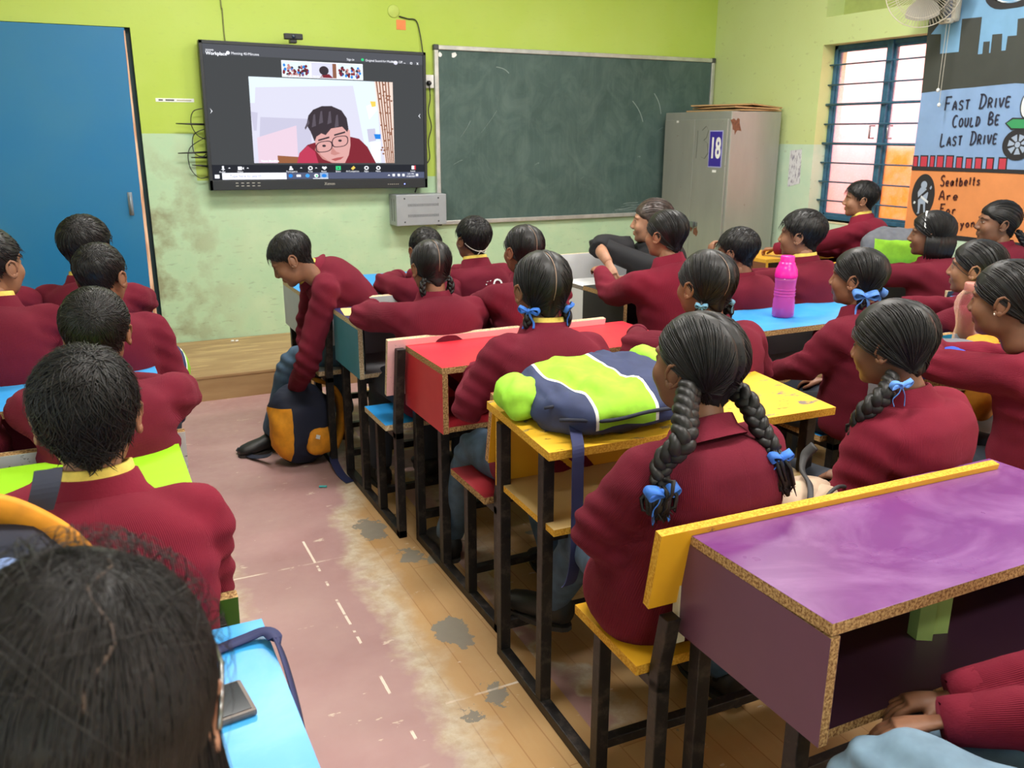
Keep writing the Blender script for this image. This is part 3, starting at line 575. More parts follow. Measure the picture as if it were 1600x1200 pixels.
# antennas and leads sticking out at the left side of the set
for (z, x0, dz) in ((1.523, .590, .004), (1.357, .585, -.006), (1.325, .66, 0), (1.27, .66, .01)):
    L_ = TW0 + .02 - x0
    tag(MB().tube([(x0, D - .06, z + dz), (x0 + L_ * .4, D - .06, z + dz * .6), (TW0 + .02, D - .06, z)], [.003, .005, .007], 8).build('antenna', BK, origin=(TW0, D - .06, z), smooth=True), 'black rod antenna at the left of the television, %s' % {1.523: 'the topmost', 1.357: 'the long one under the cable loops', 1.325: 'short one in the middle', 1.27: 'the lowest'}[z], 'antenna', 'rod antennas beside the television')
def cable(pts, lab, rad=.0028, n=8, m=None, org=None):
    P = [Vector(p) for p in pts]; Q = []
    for i in range(len(P) - 1):
        a, b_, c_, d_ = P[max(i - 1, 0)], P[i], P[i + 1], P[min(i + 2, len(P) - 1)]
        for k in range(8):
            u = k / 8; Q.append(.5 * ((2 * b_) + (c_ - a) * u + (2 * a - 5 * b_ + 4 * c_ - d_) * u * u + (3 * b_ - a - 3 * c_ + d_) * u ** 3))
    Q.append(P[-1]); return tag(MB().tube(Q, rad, n).build('cable', m or plain('cable_black', srgb(26, 26, 28), .5), origin=org or P[0], smooth=True), lab, 'cable')
cable([(TW0 + .02, D - .05, 1.62), (.70, D - .05, 1.60), (.68, D - .05, 1.53), (.71, D - .05, 1.46), (TW0 + .02, D - .05, 1.43)], 'black cable loop at the left edge of the television, the upper one')
cable([(TW0 + .02, D - .045, 1.50), (.69, D - .045, 1.46), (.68, D - .05, 1.36), (.73, D - .045, 1.33), (TW0 + .02, D - .045, 1.36)], 'black cable loop at the left edge of the television, the middle one with a plug')
cable([(TW0 + .02, D - .035, 1.45), (.66, D - .035, 1.38), (.65, D - .035, 1.27), (.70, D - .035, 1.20), (TW0 + .02, D - .035, 1.21)], 'black cable loop at the left edge of the television, the largest and lowest')
cable([(.925, D - .006, ZC - .002), (.925, D - .006, 2.3), (.93, D - .006, 2.2), (.93, D - .006, 2.05), (.94, D - .01, 1.95)], 'thin grey green wire running down the lime wall into the television top', .004, m=plain('wire_grey', srgb(120, 124, 70), .6))
cable([(2.07, D - .008, 2.226), (2.13, D - .010, 2.214), (2.19, D - .010, 2.205), (2.215, D - .012, 2.12), (2.228, D - .02, 2.0), (2.24, D - .02, 1.86), (2.262, D - .03, 1.80)], 'black cable from the round ceiling-side cover down to the socket', .004)
cable([(2.266, D - .035, 1.795), (2.27, D - .03, 1.70), (2.255, D - .03, 1.62), (2.275, D - .03, 1.52), (2.25, D - .03, 1.42), (2.255, D - .03, 1.3), (2.19, D - .04, 1.24)], 'black power lead hanging between television and chalkboard', .004)
cable([(2.20, D - .03, 1.14), (2.16, D - .04, 1.12), (2.13, D - .06, 1.075)], 'short black leads dropping from the television to the grey box', .005)
tag(MB().lathe([(0, .006), (.036, .006), (.042, .003), (.042, 0)], (0, 0, 0), 30, M=M_front(2.035, 2.256)).build('junction_cover', plain('cover_green', srgb(188, 206, 96), .6), origin=(2.035, D, 2.256), smooth=True), 'round lime painted junction cover high on the wall above the television', 'cover')
tag(MB().box(2.052, 2.118, D - .0025, D - .0005, 2.143, 2.205).build('paper_note', plain('note_orange', srgb(240, 140, 84), .8), origin=(2.085, D, 2.17)), 'orange paper square stuck on the wall under the round cover', 'paper')
so = empty('wall_socket', (2.275, D, 1.82), 'white wall socket with a black plug between television and chalkboard', 'socket'); sO = (2.275, D, 1.82)
MB().box(2.232, 2.302, D - .028, D, 1.775, 1.862, bev=.004).build('socket_plate', plain('switch_white', srgb(236, 236, 232), .4), so, sO)
MB().lathe([(0, .03), (.012, .03), (.018, .012), (.018, 0)], (0, 0, 0), 14, M=M_front(2.262, 1.806, D - .028)).build('plug', BK, so, sO, smooth=True)
# label strip on the wall, left
b = MB(); b.box(.494, .716, D - .002, D, 1.655, 1.676); b.box(.51, .535, D - .0026, D, 1.661, 1.670, 1); b.box(.55, .60, D - .0026, D, 1.661, 1.670, 1); b.box(.615, .70, D - .0026, D, 1.662, 1.668, 2)
tag(b.build('wall_sticker', [wh, plain('print_dark', srgb(90, 90, 88), .8), plain('print_grey', srgb(170, 166, 130), .8)], origin=(.6, D, 1.665)), 'torn white label strip on the lime wall between door and television', 'sticker')
# grey power box under the set
gb = empty('power_box', (2.16, D, .96), 'grey metal voltage box under the right end of the television', 'power supply'); gO = (2.16, D, .96)
GM = plain('box_grey', srgb(158, 162, 168), .45, .2, var=.06); gd = D - .16; gx0, gx1 = 1.955, 2.325
MB().box(gx0, gx1, gd, D - .002, .855, 1.066).build('casing', GM, gb, gO, bevel=.004)
for z in (.995, .922):
    b = MB()
    for k in range(22): b.box(gx0 + .085 + k * .0105, gx0 + .0885 + k * .0105, gd - .001, gd + .001, z - .009, z + .009)
    b.build('vent', plain('vent_dark', srgb(60, 62, 66), .6), gb, gO)
b = MB()
for k in range(2): b.box(gx0 - .001, gx0 + .001, gd + .045 + k * .05, gd + .052 + k * .05, .885, 1.035)
b.build('vent', plain('vent_dark', srgb(60, 62, 66), .6), gb, gO)
for x in (gx0 + .06, gx1 - .06):
    for z in (.88, 1.04): MB().lathe([(0, .002), (.005, .002), (.006, 0)], (0, 0, 0), 10, M=M_front(x, z, gd)).build('screw', plain('vent_dark', srgb(60, 62, 66), .6), gb, gO)
# ---- steel cupboard in the corner, doors facing the chalkboard side
cx0, cx1, cy0, cy1, ch = 4.20, 4.672, 5.045, 5.83, 1.633
cO = (4.43, 5.44, 0)
cu = empty('steel_cupboard', cO, 'tall grey steel cupboard numbered 18 in the corner right of the chalkboard', 'cupboard')
t = NT('cupboard_paint'); P = t.pos(); n1 = t.noise(t.sc(P, 5, 5, 1.2), 1, 4); n2 = t.noise(P, 24, 5, .7)
c = t.mix(t.ramp(n1, .3, .7), srgb(146, 148, 140), srgb(160, 160, 152)); c = t.mix(t.ramp(n2, .68, .7), c, srgb(120, 92, 74))
CM = t.set(c, .34, .45, metal=.25)
MB().box(cx0 + .012, cx1, cy0, cy1, .06, ch).build('body', CM, cu, cO, bevel=.006)
MB().box(cx0 + .03, cx1 - .02, cy0 + .02, cy1 - .02, 0, .06).build('plinth', plain('cap_grey', srgb(70, 70, 72), .5), cu, cO)
ym = (cy0 + cy1) / 2
for a, c_ in ((cy0 + .02, ym - .002), (ym + .002, cy1 - .02)):
    dr = MB().box(cx0 - .004, cx0 + .0125, a, c_, .09, ch - .055).build('door', CM, cu, cO, bevel=.003)
    if a < ym - .1:
        hb = MB().box(cx0 - .012, cx0 - .004, ym - .05 - .05, ym - .05 + .045, .80, .83); hb.box(cx0 - .026, cx0 - .012, ym - .075, ym - .045, .79, .835)
        hb.build('handle', plain('steel', srgb(150, 155, 160), .35, .9), dr, cO, bevel=.003)
        b = MB(); M = frame((cx0 - .0045, 0, 0), (0, -1, 0), (0, 0, 1), (-1, 0, 0))
        for cyk, czk, rr in ((ym - .085, .76, .03), (ym + .0 - .03, .78, .02)):
            b.poly([M @ Vector((-(cyk) + rr * rng.uniform(.5, 1.1) * math.cos(q), czk + rr * 1.4 * rng.uniform(.5, 1.1) * math.sin(q), 0)) for q in np.linspace(0, 2 * PI, 12)[:-1]], (-.0004, 0, 0))
        b.build('rust_patch', plain('rust_orange', srgb(128, 84, 62), .9, var=.4, scale=60), dr, cO)
        sy_, sz_ = cy0 + .135, 1.37
        b = MB(); b.box(cx0 - .0055, cx0 - .004, sy_ - .075, sy_ + .075, sz_ - .13, sz_ + .13, 1); b.box(cx0 - .0062, cx0 - .004, sy_ - .068, sy_ + .068, sz_ - .122, sz_ + .122)
        tag(b.build('number_sticker', [plain('sticker_blue', srgb(58, 44, 150), .5, var=.05), plain('sticker_edge', srgb(170, 170, 220), .5)], dr, cO), 'blue sticker with the white number 18')
        text('number', '18', frame((cx0 - .0066, sy_, sz_), (0, -1, 0), (0, 0, 1), (-1, 0, 0)), .20, wh, dr, cO, th=.0003, align='CENTER', bold=.006, sx=.62)
        MB().box(cx0 - .0048, cx0 - .004, sy_ - .022, sy_ + .022, sz_ - .165, sz_ - .148).build('paper_tab', wh, dr, cO)
        b = MB(); pc = (cx0 - .0046)
        W_ = lambda pts: b.ribbon([(pc, y_, z_) for y_, z_ in pts], (0, .0028, .0018), .0004)
        W_([(5.395, 1.50), (5.395, 1.42), (5.40, 1.30)]); W_([(5.345, 1.50), (5.30, 1.53), (5.27, 1.50), (5.29, 1.45), (5.32, 1.43), (5.275, 1.41), (5.262, 1.34), (5.30, 1.30), (5.34, 1.31)])
        b.build('chalked_number', plain('pencil_grey', srgb(104, 104, 98), .8), dr, cO)
    else: MB().box(cx0 - .0048, cx0 - .004, ym + .2, ym + .225, ch - .075, ch - .06).build('paper_tab', wh, dr, cO)
b = MB(); b.poly([(cx0 + .03 + rr * math.cos(q) + .03, cy0 - .0006, 1.53 + rr * 1.5 * math.sin(q)) for q, rr in zip(np.linspace(0, 2 * PI, 15)[:-1], .038 + .012 * rng.standard_normal(14))], (0, .0006, 0))
b.build('rust_patch', plain('rust_orange', srgb(128, 84, 62), .9, var=.4, scale=60), cu, cO)
card = plain('cardboard', srgb(190, 150, 104), .85)
for k, (a, lab) in enumerate(((.05, 'lowest'), (-.12, 'middle'), (.2, 'topmost'))):
    M = Matrix.Translation((cx0 + .26, cy0 + .30, ch + .006 + .016 * k)) @ Matrix.Rotation(a, 4, 'Z') @ Matrix.Rotation(.03 * k, 4, 'Y')
    tag(MB().box(-.2 + .03 * k, .2, -.3, .28, -.003, .006, M=M).build('cardboard_sheet', card, origin=(cx0 + .26, cy0 + .30, ch)), 'flattened brown cardboard on top of the steel cupboard, the %s of three' % lab, 'cardboard', 'cardboard sheets on the cupboard')
# notice paper on the right wall
t = NT('notice'); n = t.noise(t.sc(t.pos(), 1, 60, 20), 1.6, 4); m = t.set(t.mix(t.ramp(n, .52, .6), srgb(214, 214, 218), srgb(150, 146, 160)), .9)
tag(MB().poly([(XR - .002, 4.995, 1.36), (XR - .002, 4.88, 1.37), (XR - .002, 4.87, 1.13), (XR - .002, 4.99, 1.10)], (.0015, 0, 0)).build('wall_notice', m, origin=(XR, 4.93, 1.23)), 'faded torn notice paper on the pale green wall beside the cupboard', 'paper')
# white and blue boards at the front
b = MB(); skin_board(b, 2.36, 2.98, 4.235, 4.255, .42, .82, thin='y'); b.box(2.38, 2.41, 4.256, 4.29, 0, .8, 1); b.box(2.93, 2.96, 4.256, 4.29, 0, .8, 1)
tag(b.build('white_board_panel', [L_WHITE, PE_PALE], origin=(2.67, 4.25, 0)), 'low white laminated panel standing behind the white desk beside the teacher', 'panel')
# ================================================================= PEOPLE
def smin(a, b, k):
    h = np.clip(.5 + .5 * (b - a) / k, 0, 1); return b * (1 - h) + a * h - k * h * (1 - h)
def s_ell(p, c, r):
    q = (p - np.array(c)) / np.array(r); k0 = np.linalg.norm(q, axis=-1); k1 = np.linalg.norm(q / np.array(r), axis=-1)
    return k0 * (k0 - 1) / np.maximum(k1, 1e-9)
def s_cap(p, a, b, ra, rb):
    a, b = np.array(a), np.array(b); ba = b - a; h = np.clip(((p - a) @ ba) / (ba @ ba), 0, 1)
    return np.linalg.norm(p - a - h[..., None] * ba, axis=-1) - (ra + (rb - ra) * h)
def head_sdf(p):
    """head: +y face, +z up, origin between the ears (metres, 11-13 year old)"""
    q = p.copy(); q[..., 0] = np.abs(q[..., 0])
    d = s_ell(p, (0, -.014, .040), (.0735, .094, .078))
    d = smin(d, s_ell(p, (0, .030, -.004), (.0625, .060, .078)), .025)
    d = smin(d, s_ell(q, (.022, .026, -.058), (.036, .045, .045)), .03)
    d = smin(d, s_ell(p, (0, .062, -.088), (.022, .020, .018)), .025)
    d = smin(d, s_ell(q, (.038, .060, -.026), (.024, .022, .024)), .022)          # cheek
    d = smin(d, s_ell(q, (.028, .074, .026), (.028, .013, .009)), .014)           # brow
    d = -smin(-d, s_ell(q, (.031, .100, .006), (.020, .016, .014)), .010)         # socket
    d = smin(d, s_ell(q, (.031, .0745, .005), (.0165, .0125, .0115)), .004)       # eyeball under the lids
    d = smin(d, s_cap(p, (0, .083, .018), (0, .101, -.024), .0075, .0105), .012)  # nose
    d = smin(d, s_ell(q, (.012, .093, -.030), (.0095, .011, .0085)), .006)
    d = smin(d, s_ell(p, (0, .083, -.054), (.022, .010, .008)), .008)             # lips
    d = smin(d, s_ell(p, (0, .082, -.0655), (.019, .0105, .0075)), .007)
    d = -smin(-d, s_ell(p, (0, .098, -.0595), (.024, .010, .0022)), .003)
    d = -smin(-d, s_ell(p, (0, .094, -.0765), (.018, .012, .006)), .008)
    d = smin(d, s_cap(p, (0, -.028, -.02), (0, -.038, -.12), .045, .042), .03)    # start of the neck
    return d
def cast(dirs, c=np.array((0, 0, 0.)), r1=.16):
    lo = np.full(dirs.shape[:-1], .03); hi = np.full(dirs.shape[:-1], r1)
    rs = np.linspace(r1, .03, 40); got = np.zeros(dirs.shape[:-1], bool)
    for a, b in zip(rs[:-1], rs[1:]):
        ins = head_sdf(c + dirs * b) < 0; new = ins & ~got; lo[new] = b; hi[new] = a; got |= ins
    for _ in range(14):
        m = (lo + hi) / 2; ins = head_sdf(c + dirs * m[..., None]) < 0; lo = np.where(ins, m, lo); hi = np.where(ins, hi, m)
    return (lo + hi) / 2
HA, HB = 88, 64
def dir_of(az, el): return np.stack([np.sin(az) * np.cos(el), np.cos(az) * np.cos(el), np.sin(el)], -1)   # az 0 = face
_a = np.linspace(-1, 1, HA + 1)[:-1]; _az = PI * (.50 * _a + .50 * _a ** 3)
_e = np.linspace(-1, 1, HB); _el = PI / 2 * (.72 * _e + .28 * _e ** 3) * .995
AZ, EL = np.meshgrid(_az, _el); HD = dir_of(AZ, EL); HRAD = cast(HD); HEADV = HD * HRAD[..., None]
HEADF = [(i * HA + j, i * HA + (j + 1) % HA, (i + 1) * HA + (j + 1) % HA, (i + 1) * HA + j) for i in range(HB - 1) for j in range(HA)]
HEADF += [tuple(range(HA))[::-1], tuple(range((HB - 1) * HA, HB * HA))]
# skull radius lookup for hair (cranium, neck ignored)
def scalp(dirs):
    az = np.arctan2(dirs[..., 0], dirs[..., 1]); el = np.arcsin(np.clip(dirs[..., 2] / np.maximum(np.linalg.norm(dirs, axis=-1), 1e-9), -1, 1))
    i = np.interp(el, _el, np.arange(HB)); j = np.interp(az, np.append(_az, PI), np.arange(HA + 1))
    i0 = np.clip(np.floor(i).astype(int), 0, HB - 2); j0 = np.floor(j).astype(int) % HA; j1 = (j0 + 1) % HA; fi = i - i0; fj = j - np.floor(j)
    R = HRAD; return (R[i0, j0] * (1 - fj) + R[i0, j1] * fj) * (1 - fi) + (R[i0 + 1, j0] * (1 - fj) + R[i0 + 1, j1] * fj) * fi
def patch(pts, off=.0012):
    """flat outline (x,z) seen from the front, laid on the face surface"""
    out = []
    for x, z in pts:
        y0, y1 = .02, .16
        for _ in range(22):
            m = (y0 + y1) / 2
            if head_sdf(np.array([[x, m, z]]))[0] < 0: y0 = m
            else: y1 = m
        out.append((x, y1 + off, z))
    return out
_pc = {}
def face_bits():
    if _pc: return _pc
    for s in (-1, 1):
        al = [(s * (.031 + .0145 * math.cos(a)), .005 + (.0058 if math.sin(a) > 0 else .0046) * math.sin(a) + .0015 * math.cos(a)) for a in np.linspace(0, 2 * PI, 17)[:-1]]
        _pc['white', s] = patch(al, .0010); _pc['iris', s] = patch([(s * .031 + .0052 * math.cos(a), .0055 + .0052 * math.sin(a)) for a in np.linspace(0, 2 * PI, 13)[:-1]], .0016)
        lid = [(s * (.031 + .0158 * math.cos(a)), .0055 + .0066 * math.sin(a) + .0015 * math.cos(a)) for a in np.linspace(0, PI, 9)] + [(s * (.031 + .0145 * math.cos(a)), .005 + .0050 * math.sin(a) + .0015 * math.cos(a)) for a in np.linspace(PI, 0, 9)]
        _pc['lid', s] = patch(lid, .0017)
        _pc['brow', s] = patch([(s * x, z) for x, z in ((.012, .0235), (.022, .0285), (.034, .030), (.046, .0255), (.050, .0215), (.044, .0240), (.034, .0262), (.022, .0240), (.013, .0195))], .0012)
    _pc['ulip'] = patch([(-.021, -.0585), (-.010, -.0535), (-.004, -.0515), (0, -.0525), (.004, -.0515), (.010, -.0535), (.021, -.0585), (.010, -.0585), (0, -.0590), (-.010, -.0585)], .0006)
    _pc['llip'] = patch([(-.020, -.0592), (-.010, -.0602), (0, -.0606), (.010, -.0602), (.020, -.0592), (.013, -.0675), (0, -.0705), (-.013, -.0675)], .0006)
    return _pc
def ear(b, s, mi=0):
    """outer ear: rim, bowl and lobe"""
    M = Matrix.Translation((s * .0745, -.008, -.004)) @ Matrix.Rotation(s * -.42, 4, 'Z')
    rim = [(.0, .016, -.010), (s * .006, .017, .004), (s * .011, .010, .023), (s * .013, -.004, .030), (s * .014, -.016, .022), (s * .013, -.019, .006), (s * .010, -.014, -.010), (s * .008, -.006, -.020), (s * .006, .004, -.026), (s * .003, .011, -.022), (0, .014, -.014)]
    P = [Vector(p) for p in rim]; Q = []
    for i in range(len(P) - 1):
        for k in range(3): Q.append(P[i].lerp(P[i + 1], k / 3))
    Q.append(P[-1])
    b.tube([M @ p for p in Q], [.0042 if i < 24 else .0055 for i in range(len(Q))], 8, mi)
    b.ell(M @ Vector((s * .0055, -.001, .002)), (.0060, .0165, .0270), M.to_3x3(), 12, 8, mi)
    b.ell(M @ Vector((s * .007, .003, -.021)), (.005, .008, .009), M.to_3x3(), 10, 6, mi)
# ---- hand: wrist at origin, fingers along +y, palm facing -z, thumb on +x for side=+1
_hands = {}
def hand_mesh(curl, side, spread=.06):
    key = (curl, side, spread)
    if key in _hands: return _hands[key]
    b = MB()
    b.tube([(0, -.02, 0), (0, .012, 0), (0, .045, .0), (0, .072, -.002)], [.021, .025, .033, .034], 12, flat=.46, up=(0, 0, 1))
    for k, (x, ln, r) in enumerate(((.025, .060, .0083), (.009, .067, .0086), (-.008, .062, .0083), (-.024, .049, .0074))):
        a0 = spread * (1.2 - k * .8); p = Vector((x, .066, -.001)); pts = [Vector((x * .9, .05, 0)), p.copy()]; ang = 0
        for j, f in enumerate((.46, .31, .23)):
            ang += curl * (.75, 1.0, .75)[j]
            p = p + Vector((math.sin(a0) * math.cos(ang), math.cos(ang), -math.sin(ang))) * ln * f; pts.append(p.copy())
        b.tube(pts, [r, r, r * .95, r * .88, r * .62], 8)
    th = [Vector((.016, .008, -.004)), Vector((.032, .030, -.010)), Vector((.043, .052, -.016 - .012 * curl)), Vector((.046 - .014 * curl, .073, -.022 - .018 * curl)), Vector((.046 - .022 * curl, .080, -.024 - .022 * curl))]
    b.tube(th, [.013, .0125, .0098, .0088, .006], 8)
    o = b.build('tmp_hand', MATS['skin_a'], remesh=.0034, sm=4)
    V = np.array([v.co[:] for v in o.data.vertices]); V[:, 0] *= side; Fc = [tuple(f.vertices) for f in o.data.polygons]
    bpy.data.objects.remove(o); _hands[key] = (V, Fc); return _hands[key]
# ---- people materials
def skin(name, c):
    t = NT(name); P = t.obj(); n1 = t.noise(P, 18, 3); n2 = t.noise(P, 160, 2)
    m = t.set(t.mix(t.ramp(n1, .35, .65), srgb(*c), srgb(*[q * .9 for q in c])), .5, .35, bump=n2, bs=.04, bd=.001)
    t.b.inputs['Subsurface Weight'].default_value = .08; t.b.inputs['Subsurface Radius'].default_value = (.012, .005, .003); MATS[name] = m; return m
SKINS = [skin('skin_a', (140, 96, 72)), skin('skin_b', (156, 110, 84)), skin('skin_c', (126, 86, 64)), skin('skin_d', (178, 130, 104))]
LIPM = plain('lips', srgb(132, 78, 70), .45); EYEW = plain('eye_white', srgb(216, 208, 200), .25, var=.02); IRIS = plain('iris', srgb(34, 22, 18), .15, var=.02)
def hairmat(name, c, rough=.36, sp=.6):
    t = NT(name); P = t.obj(); n = t.noise(P, 60, 3); MATS[name] = t.set(t.mix(t.ramp(n, .35, .65), c, tuple(q * 1.7 for q in c[:3]) + (1,)), rough, sp); return MATS[name]
HAIR = hairmat('hair_black', srgb(20, 18, 18), .46, .34); HAIRG = hairmat('hair_soft', srgb(26, 23, 23), .48, .3); HAIRB = hairmat('hair_brown', srgb(52, 40, 36), .42)
SCALP = plain('scalp_line', srgb(136, 112, 96), .7)
def knit(name, c, k=1.0):
    t = NT(name); P = t.obj(); x, y, z = t.xyz(P)
    rb = t.n('ShaderNodeAttribute', attribute_name='rib').outputs['Fac']; wv = t.ramp(t.math('SINE', t.math('ADD', t.math('MULTIPLY', rb, 1750 * k), t.math('MULTIPLY', t.noise(P, 40, 2), 2.2))), -1, 1)
    fz = t.noise(P, 240, 2); big = t.noise(P, 5, 4)
    col = t.mix(t.ramp(big, .3, .7), srgb(*c), srgb(*[q * .86 for q in c])); col = t.mix(t.math('MULTIPLY', t.ramp(wv, .55, .05), .20), col, srgb(*[q * .60 for q in c]))
    m = t.set(col, .92, .18, bump=t.math('ADD', t.math('MULTIPLY', wv, 1.2), t.math('MULTIPLY', fz, .8)), bs=.34, bd=.003)
    t.b.inputs['Sheen Weight'].default_value = .2; t.b.inputs['Sheen Roughness'].default_value = .5; t.b.inputs['Sheen Tint'].default_value = srgb(200, 90, 110)
    MATS[name] = m; return m
KNIT = knit('maroon_knit', (108, 26, 44)); KNIT2 = knit('maroon_knit_red', (122, 28, 48)); SHAWL = plain('black_shawl', srgb(20, 20, 25), .85)
JEAN = plain('jeans', srgb(74, 98, 124), .85, var=.35, scale=20); JEANL = plain('jeans_light', srgb(122, 150, 172), .85, var=.3, scale=16); DARKP = plain('dark_trousers', srgb(40, 46, 58), .85); SHOE = plain('shoe_black', srgb(30, 28, 28), .55, var=.3); SOLE = plain('shoe_sole', srgb(52, 48, 46), .8)
COLLAR = plain('collar_yellow', srgb(226, 198, 92), .8, var=.2, scale=60); RIB = plain('ribbon_blue', srgb(56, 118, 214), .7, var=.25, scale=40); RIBL = plain('ribbon_light', srgb(92, 146, 226), .7, var=.25, scale=40); RIBP = plain('ribbon_pale', srgb(110, 160, 190), .7)

def interp(P, R, n):
    """smooth a polyline (Catmull-Rom) with radii"""
    P = [Vector(p) for p in P]; Q, RR = [], []
    for i in range(len(P) - 1):
        a, b, c, d = P[max(i - 1, 0)], P[i], P[i + 1], P[min(i + 2, len(P) - 1)]
        for k in range(n):
            u = k / n; Q.append(.5 * ((2 * b) + (c - a) * u + (2 * a - 5 * b + 4 * c - d) * u * u + (3 * b - a - 3 * c + d) * u ** 3)); RR.append(R[i] * (1 - u) + R[i + 1] * u)
    Q.append(P[-1]); RR.append(R[-1]); return Q, RR
def slerp_path(d0, d1, n):
    d0 = d0 / np.linalg.norm(d0); d1 = d1 / np.linalg.norm(d1); w_ = math.acos(float(np.clip(d0 @ d1, -1, 1)))
    u = np.linspace(0, 1, n)[:, None]
    if w_ < 1e-4: return np.repeat(d0[None], n, 0)
    return (np.sin((1 - u) * w_) * d0 + np.sin(u * w_) * d1) / math.sin(w_)
def strands(b, paths, r0, mi=0):
    """many thin tapered three-sided strands; paths: list of (k,3) arrays"""
    for p in paths:
        k = len(p); T = np.gradient(p, axis=0); T /= np.maximum(np.linalg.norm(T, axis=1), 1e-9)[:, None]
        nrm = p / np.maximum(np.linalg.norm(p, axis=1), 1e-9)[:, None]; B = np.cross(T, nrm); B /= np.maximum(np.linalg.norm(B, axis=1), 1e-9)[:, None]; N = np.cross(B, T)
        u = np.linspace(0, 1, k); r = r0 * np.minimum(1, .35 + 3 * u) * (1 - .85 * u ** 2.5); r = r[:, None]
        V = np.stack([p + B * r * 1.25, p + N * r * .8, p - B * r * 1.25], 1).reshape(-1, 3); o = len(b.v)
        b.v.extend(map(tuple, V.tolist()))
        for i in range(k - 1):
            for j in range(3): b.f.append((o + i * 3 + j, o + i * 3 + (j + 1) % 3, o + i * 3 + 3 + (j + 1) % 3, o + i * 3 + 3 + j)); b.m.append(mi)
def cap_mesh(b, thick, mask, mi=0, bumpf=None):
    """closed hair shell: scalp pushed out by thick(dir) where mask(dir) > 0"""
    na, ne = 72, 44; az = np.linspace(-PI, PI, na + 1)[:-1]; el = np.linspace(-1.15, PI / 2 * .999, ne); A_, E_ = np.meshgrid(az, el); Dd = dir_of(A_, E_)
    mk = mask(Dd); R = scalp(Dd); th = thick(Dd) * np.clip(mk * 6, 0, 1)
    if bumpf is not None: th = th + bumpf(Dd) * np.clip(mk * 6, 0, 1)
    R2 = np.where(mk > 0, R + th, R - .006); V = (Dd * R2[..., None]).reshape(-1, 3); keep = (mk > -.12)
    o = len(b.v); b.v.extend(map(tuple, V.tolist()))
    for i in range(ne - 1):
        for j in range(na):
            j2 = (j + 1) % na
            if keep[i, j] or keep[i, j2] or keep[i + 1, j] or keep[i + 1, j2]: b.f.append((o + i * na + j, o + i * na + j2, o + (i + 1) * na + j2, o + (i + 1) * na + j)); b.m.append(mi)
def hairline(low_nape=-.95, front=.62, side=-.02, ear_y=True):
    """mask > 0 on the hairy part; angles in radians of elevation per azimuth (0 = face, pi = nape)"""
    def f(Dd):
        az = np.abs(np.arctan2(Dd[..., 0], Dd[..., 1])); el = np.arcsin(np.clip(Dd[..., 2], -1, 1))
        lim = np.interp(az, [0, .55, .95, 1.25, 1.45, 1.62, 1.95, 2.3, PI], [front, front - .03, front - .22, .25, side, side + .12, side - .12, low_nape * .72, low_nape])
        return el - lim
    return f
def nz(seed, f):
    def g(Dd):
        sh = Dd.shape[:-1]; out = np.array([noise.noise(Vector((p[0] * f + seed, p[1] * f, p[2] * f))) for p in Dd.reshape(-1, 3)]); return out.reshape(sh)
    return g
def hair_boy(seed, length=.035, thick=.016, messy=.4, n=900, side_t=.35, whorl=(2.9, .95), low=-.78, r0=.0013, fade=True):
    """short hair swirling out of the crown"""
    rg = np.random.default_rng(seed); b = MB(); mask = hairline(low, .55, -.10)
    def tk(Dd):
        el = np.arcsin(np.clip(Dd[..., 2], -1, 1)); u = np.clip((el + .35) / .9, 0, 1) if fade else np.ones_like(el); return thick * (side_t + (1 - side_t) * u)
    g = nz(seed, 9); cap_mesh(b, tk, mask, 0, lambda Dd: g(Dd) * .0035)
    wd = dir_of(np.array(whorl[0]), np.array(whorl[1])); paths = []
    while len(paths) < n:
        d = rg.normal(size=3); d /= np.linalg.norm(d)
        if len(paths) % 3 == 0: d = wd + d * rg.uniform(.02, .45); d /= np.linalg.norm(d)
        if mask(d[None])[0] < .02: continue
        away = d - wd * (d @ wd); s = np.linalg.norm(away)
        if s < 1e-3: continue
        away = d * (d @ away) * -1 + away; away /= max(np.linalg.norm(away), 1e-6)
        sw = np.cross(d, away); tng = (away + sw * (.45 + rg.normal() * .45 * messy)) if s > .34 else (rg.normal(size=3) + away * .8); tng -= d * (tng @ d); tng /= np.linalg.norm(tng)
        el = math.asin(d[2]); ln = length * rg.uniform(.7, 1.3) * (.55 + .45 * np.clip((el + .3) / .8, 0, 1)); k = 6; ps = []
        t0 = float(tk(d[None])[0]); lift = rg.uniform(0, 1) ** 2 * messy * .009
        ph = rg.uniform(-1, 1) * messy * .5
        for i in range(k):
            u = i / (k - 1); ang = u * ln / .1; q = d * math.cos(ang) + (tng * math.cos(ph * u) + sw * math.sin(ph * u)) * math.sin(ang); q /= np.linalg.norm(q)
            ps.append(q * (scalp(q[None])[0] * (1 if mask(q[None])[0] > -.1 else 1.0) + t0 * (.72 + .34 * math.sin(PI * min(u * .8 + .15, 1))) + lift * u * u))
        paths.append(np.array(ps))
    strands(b, paths, r0); return b
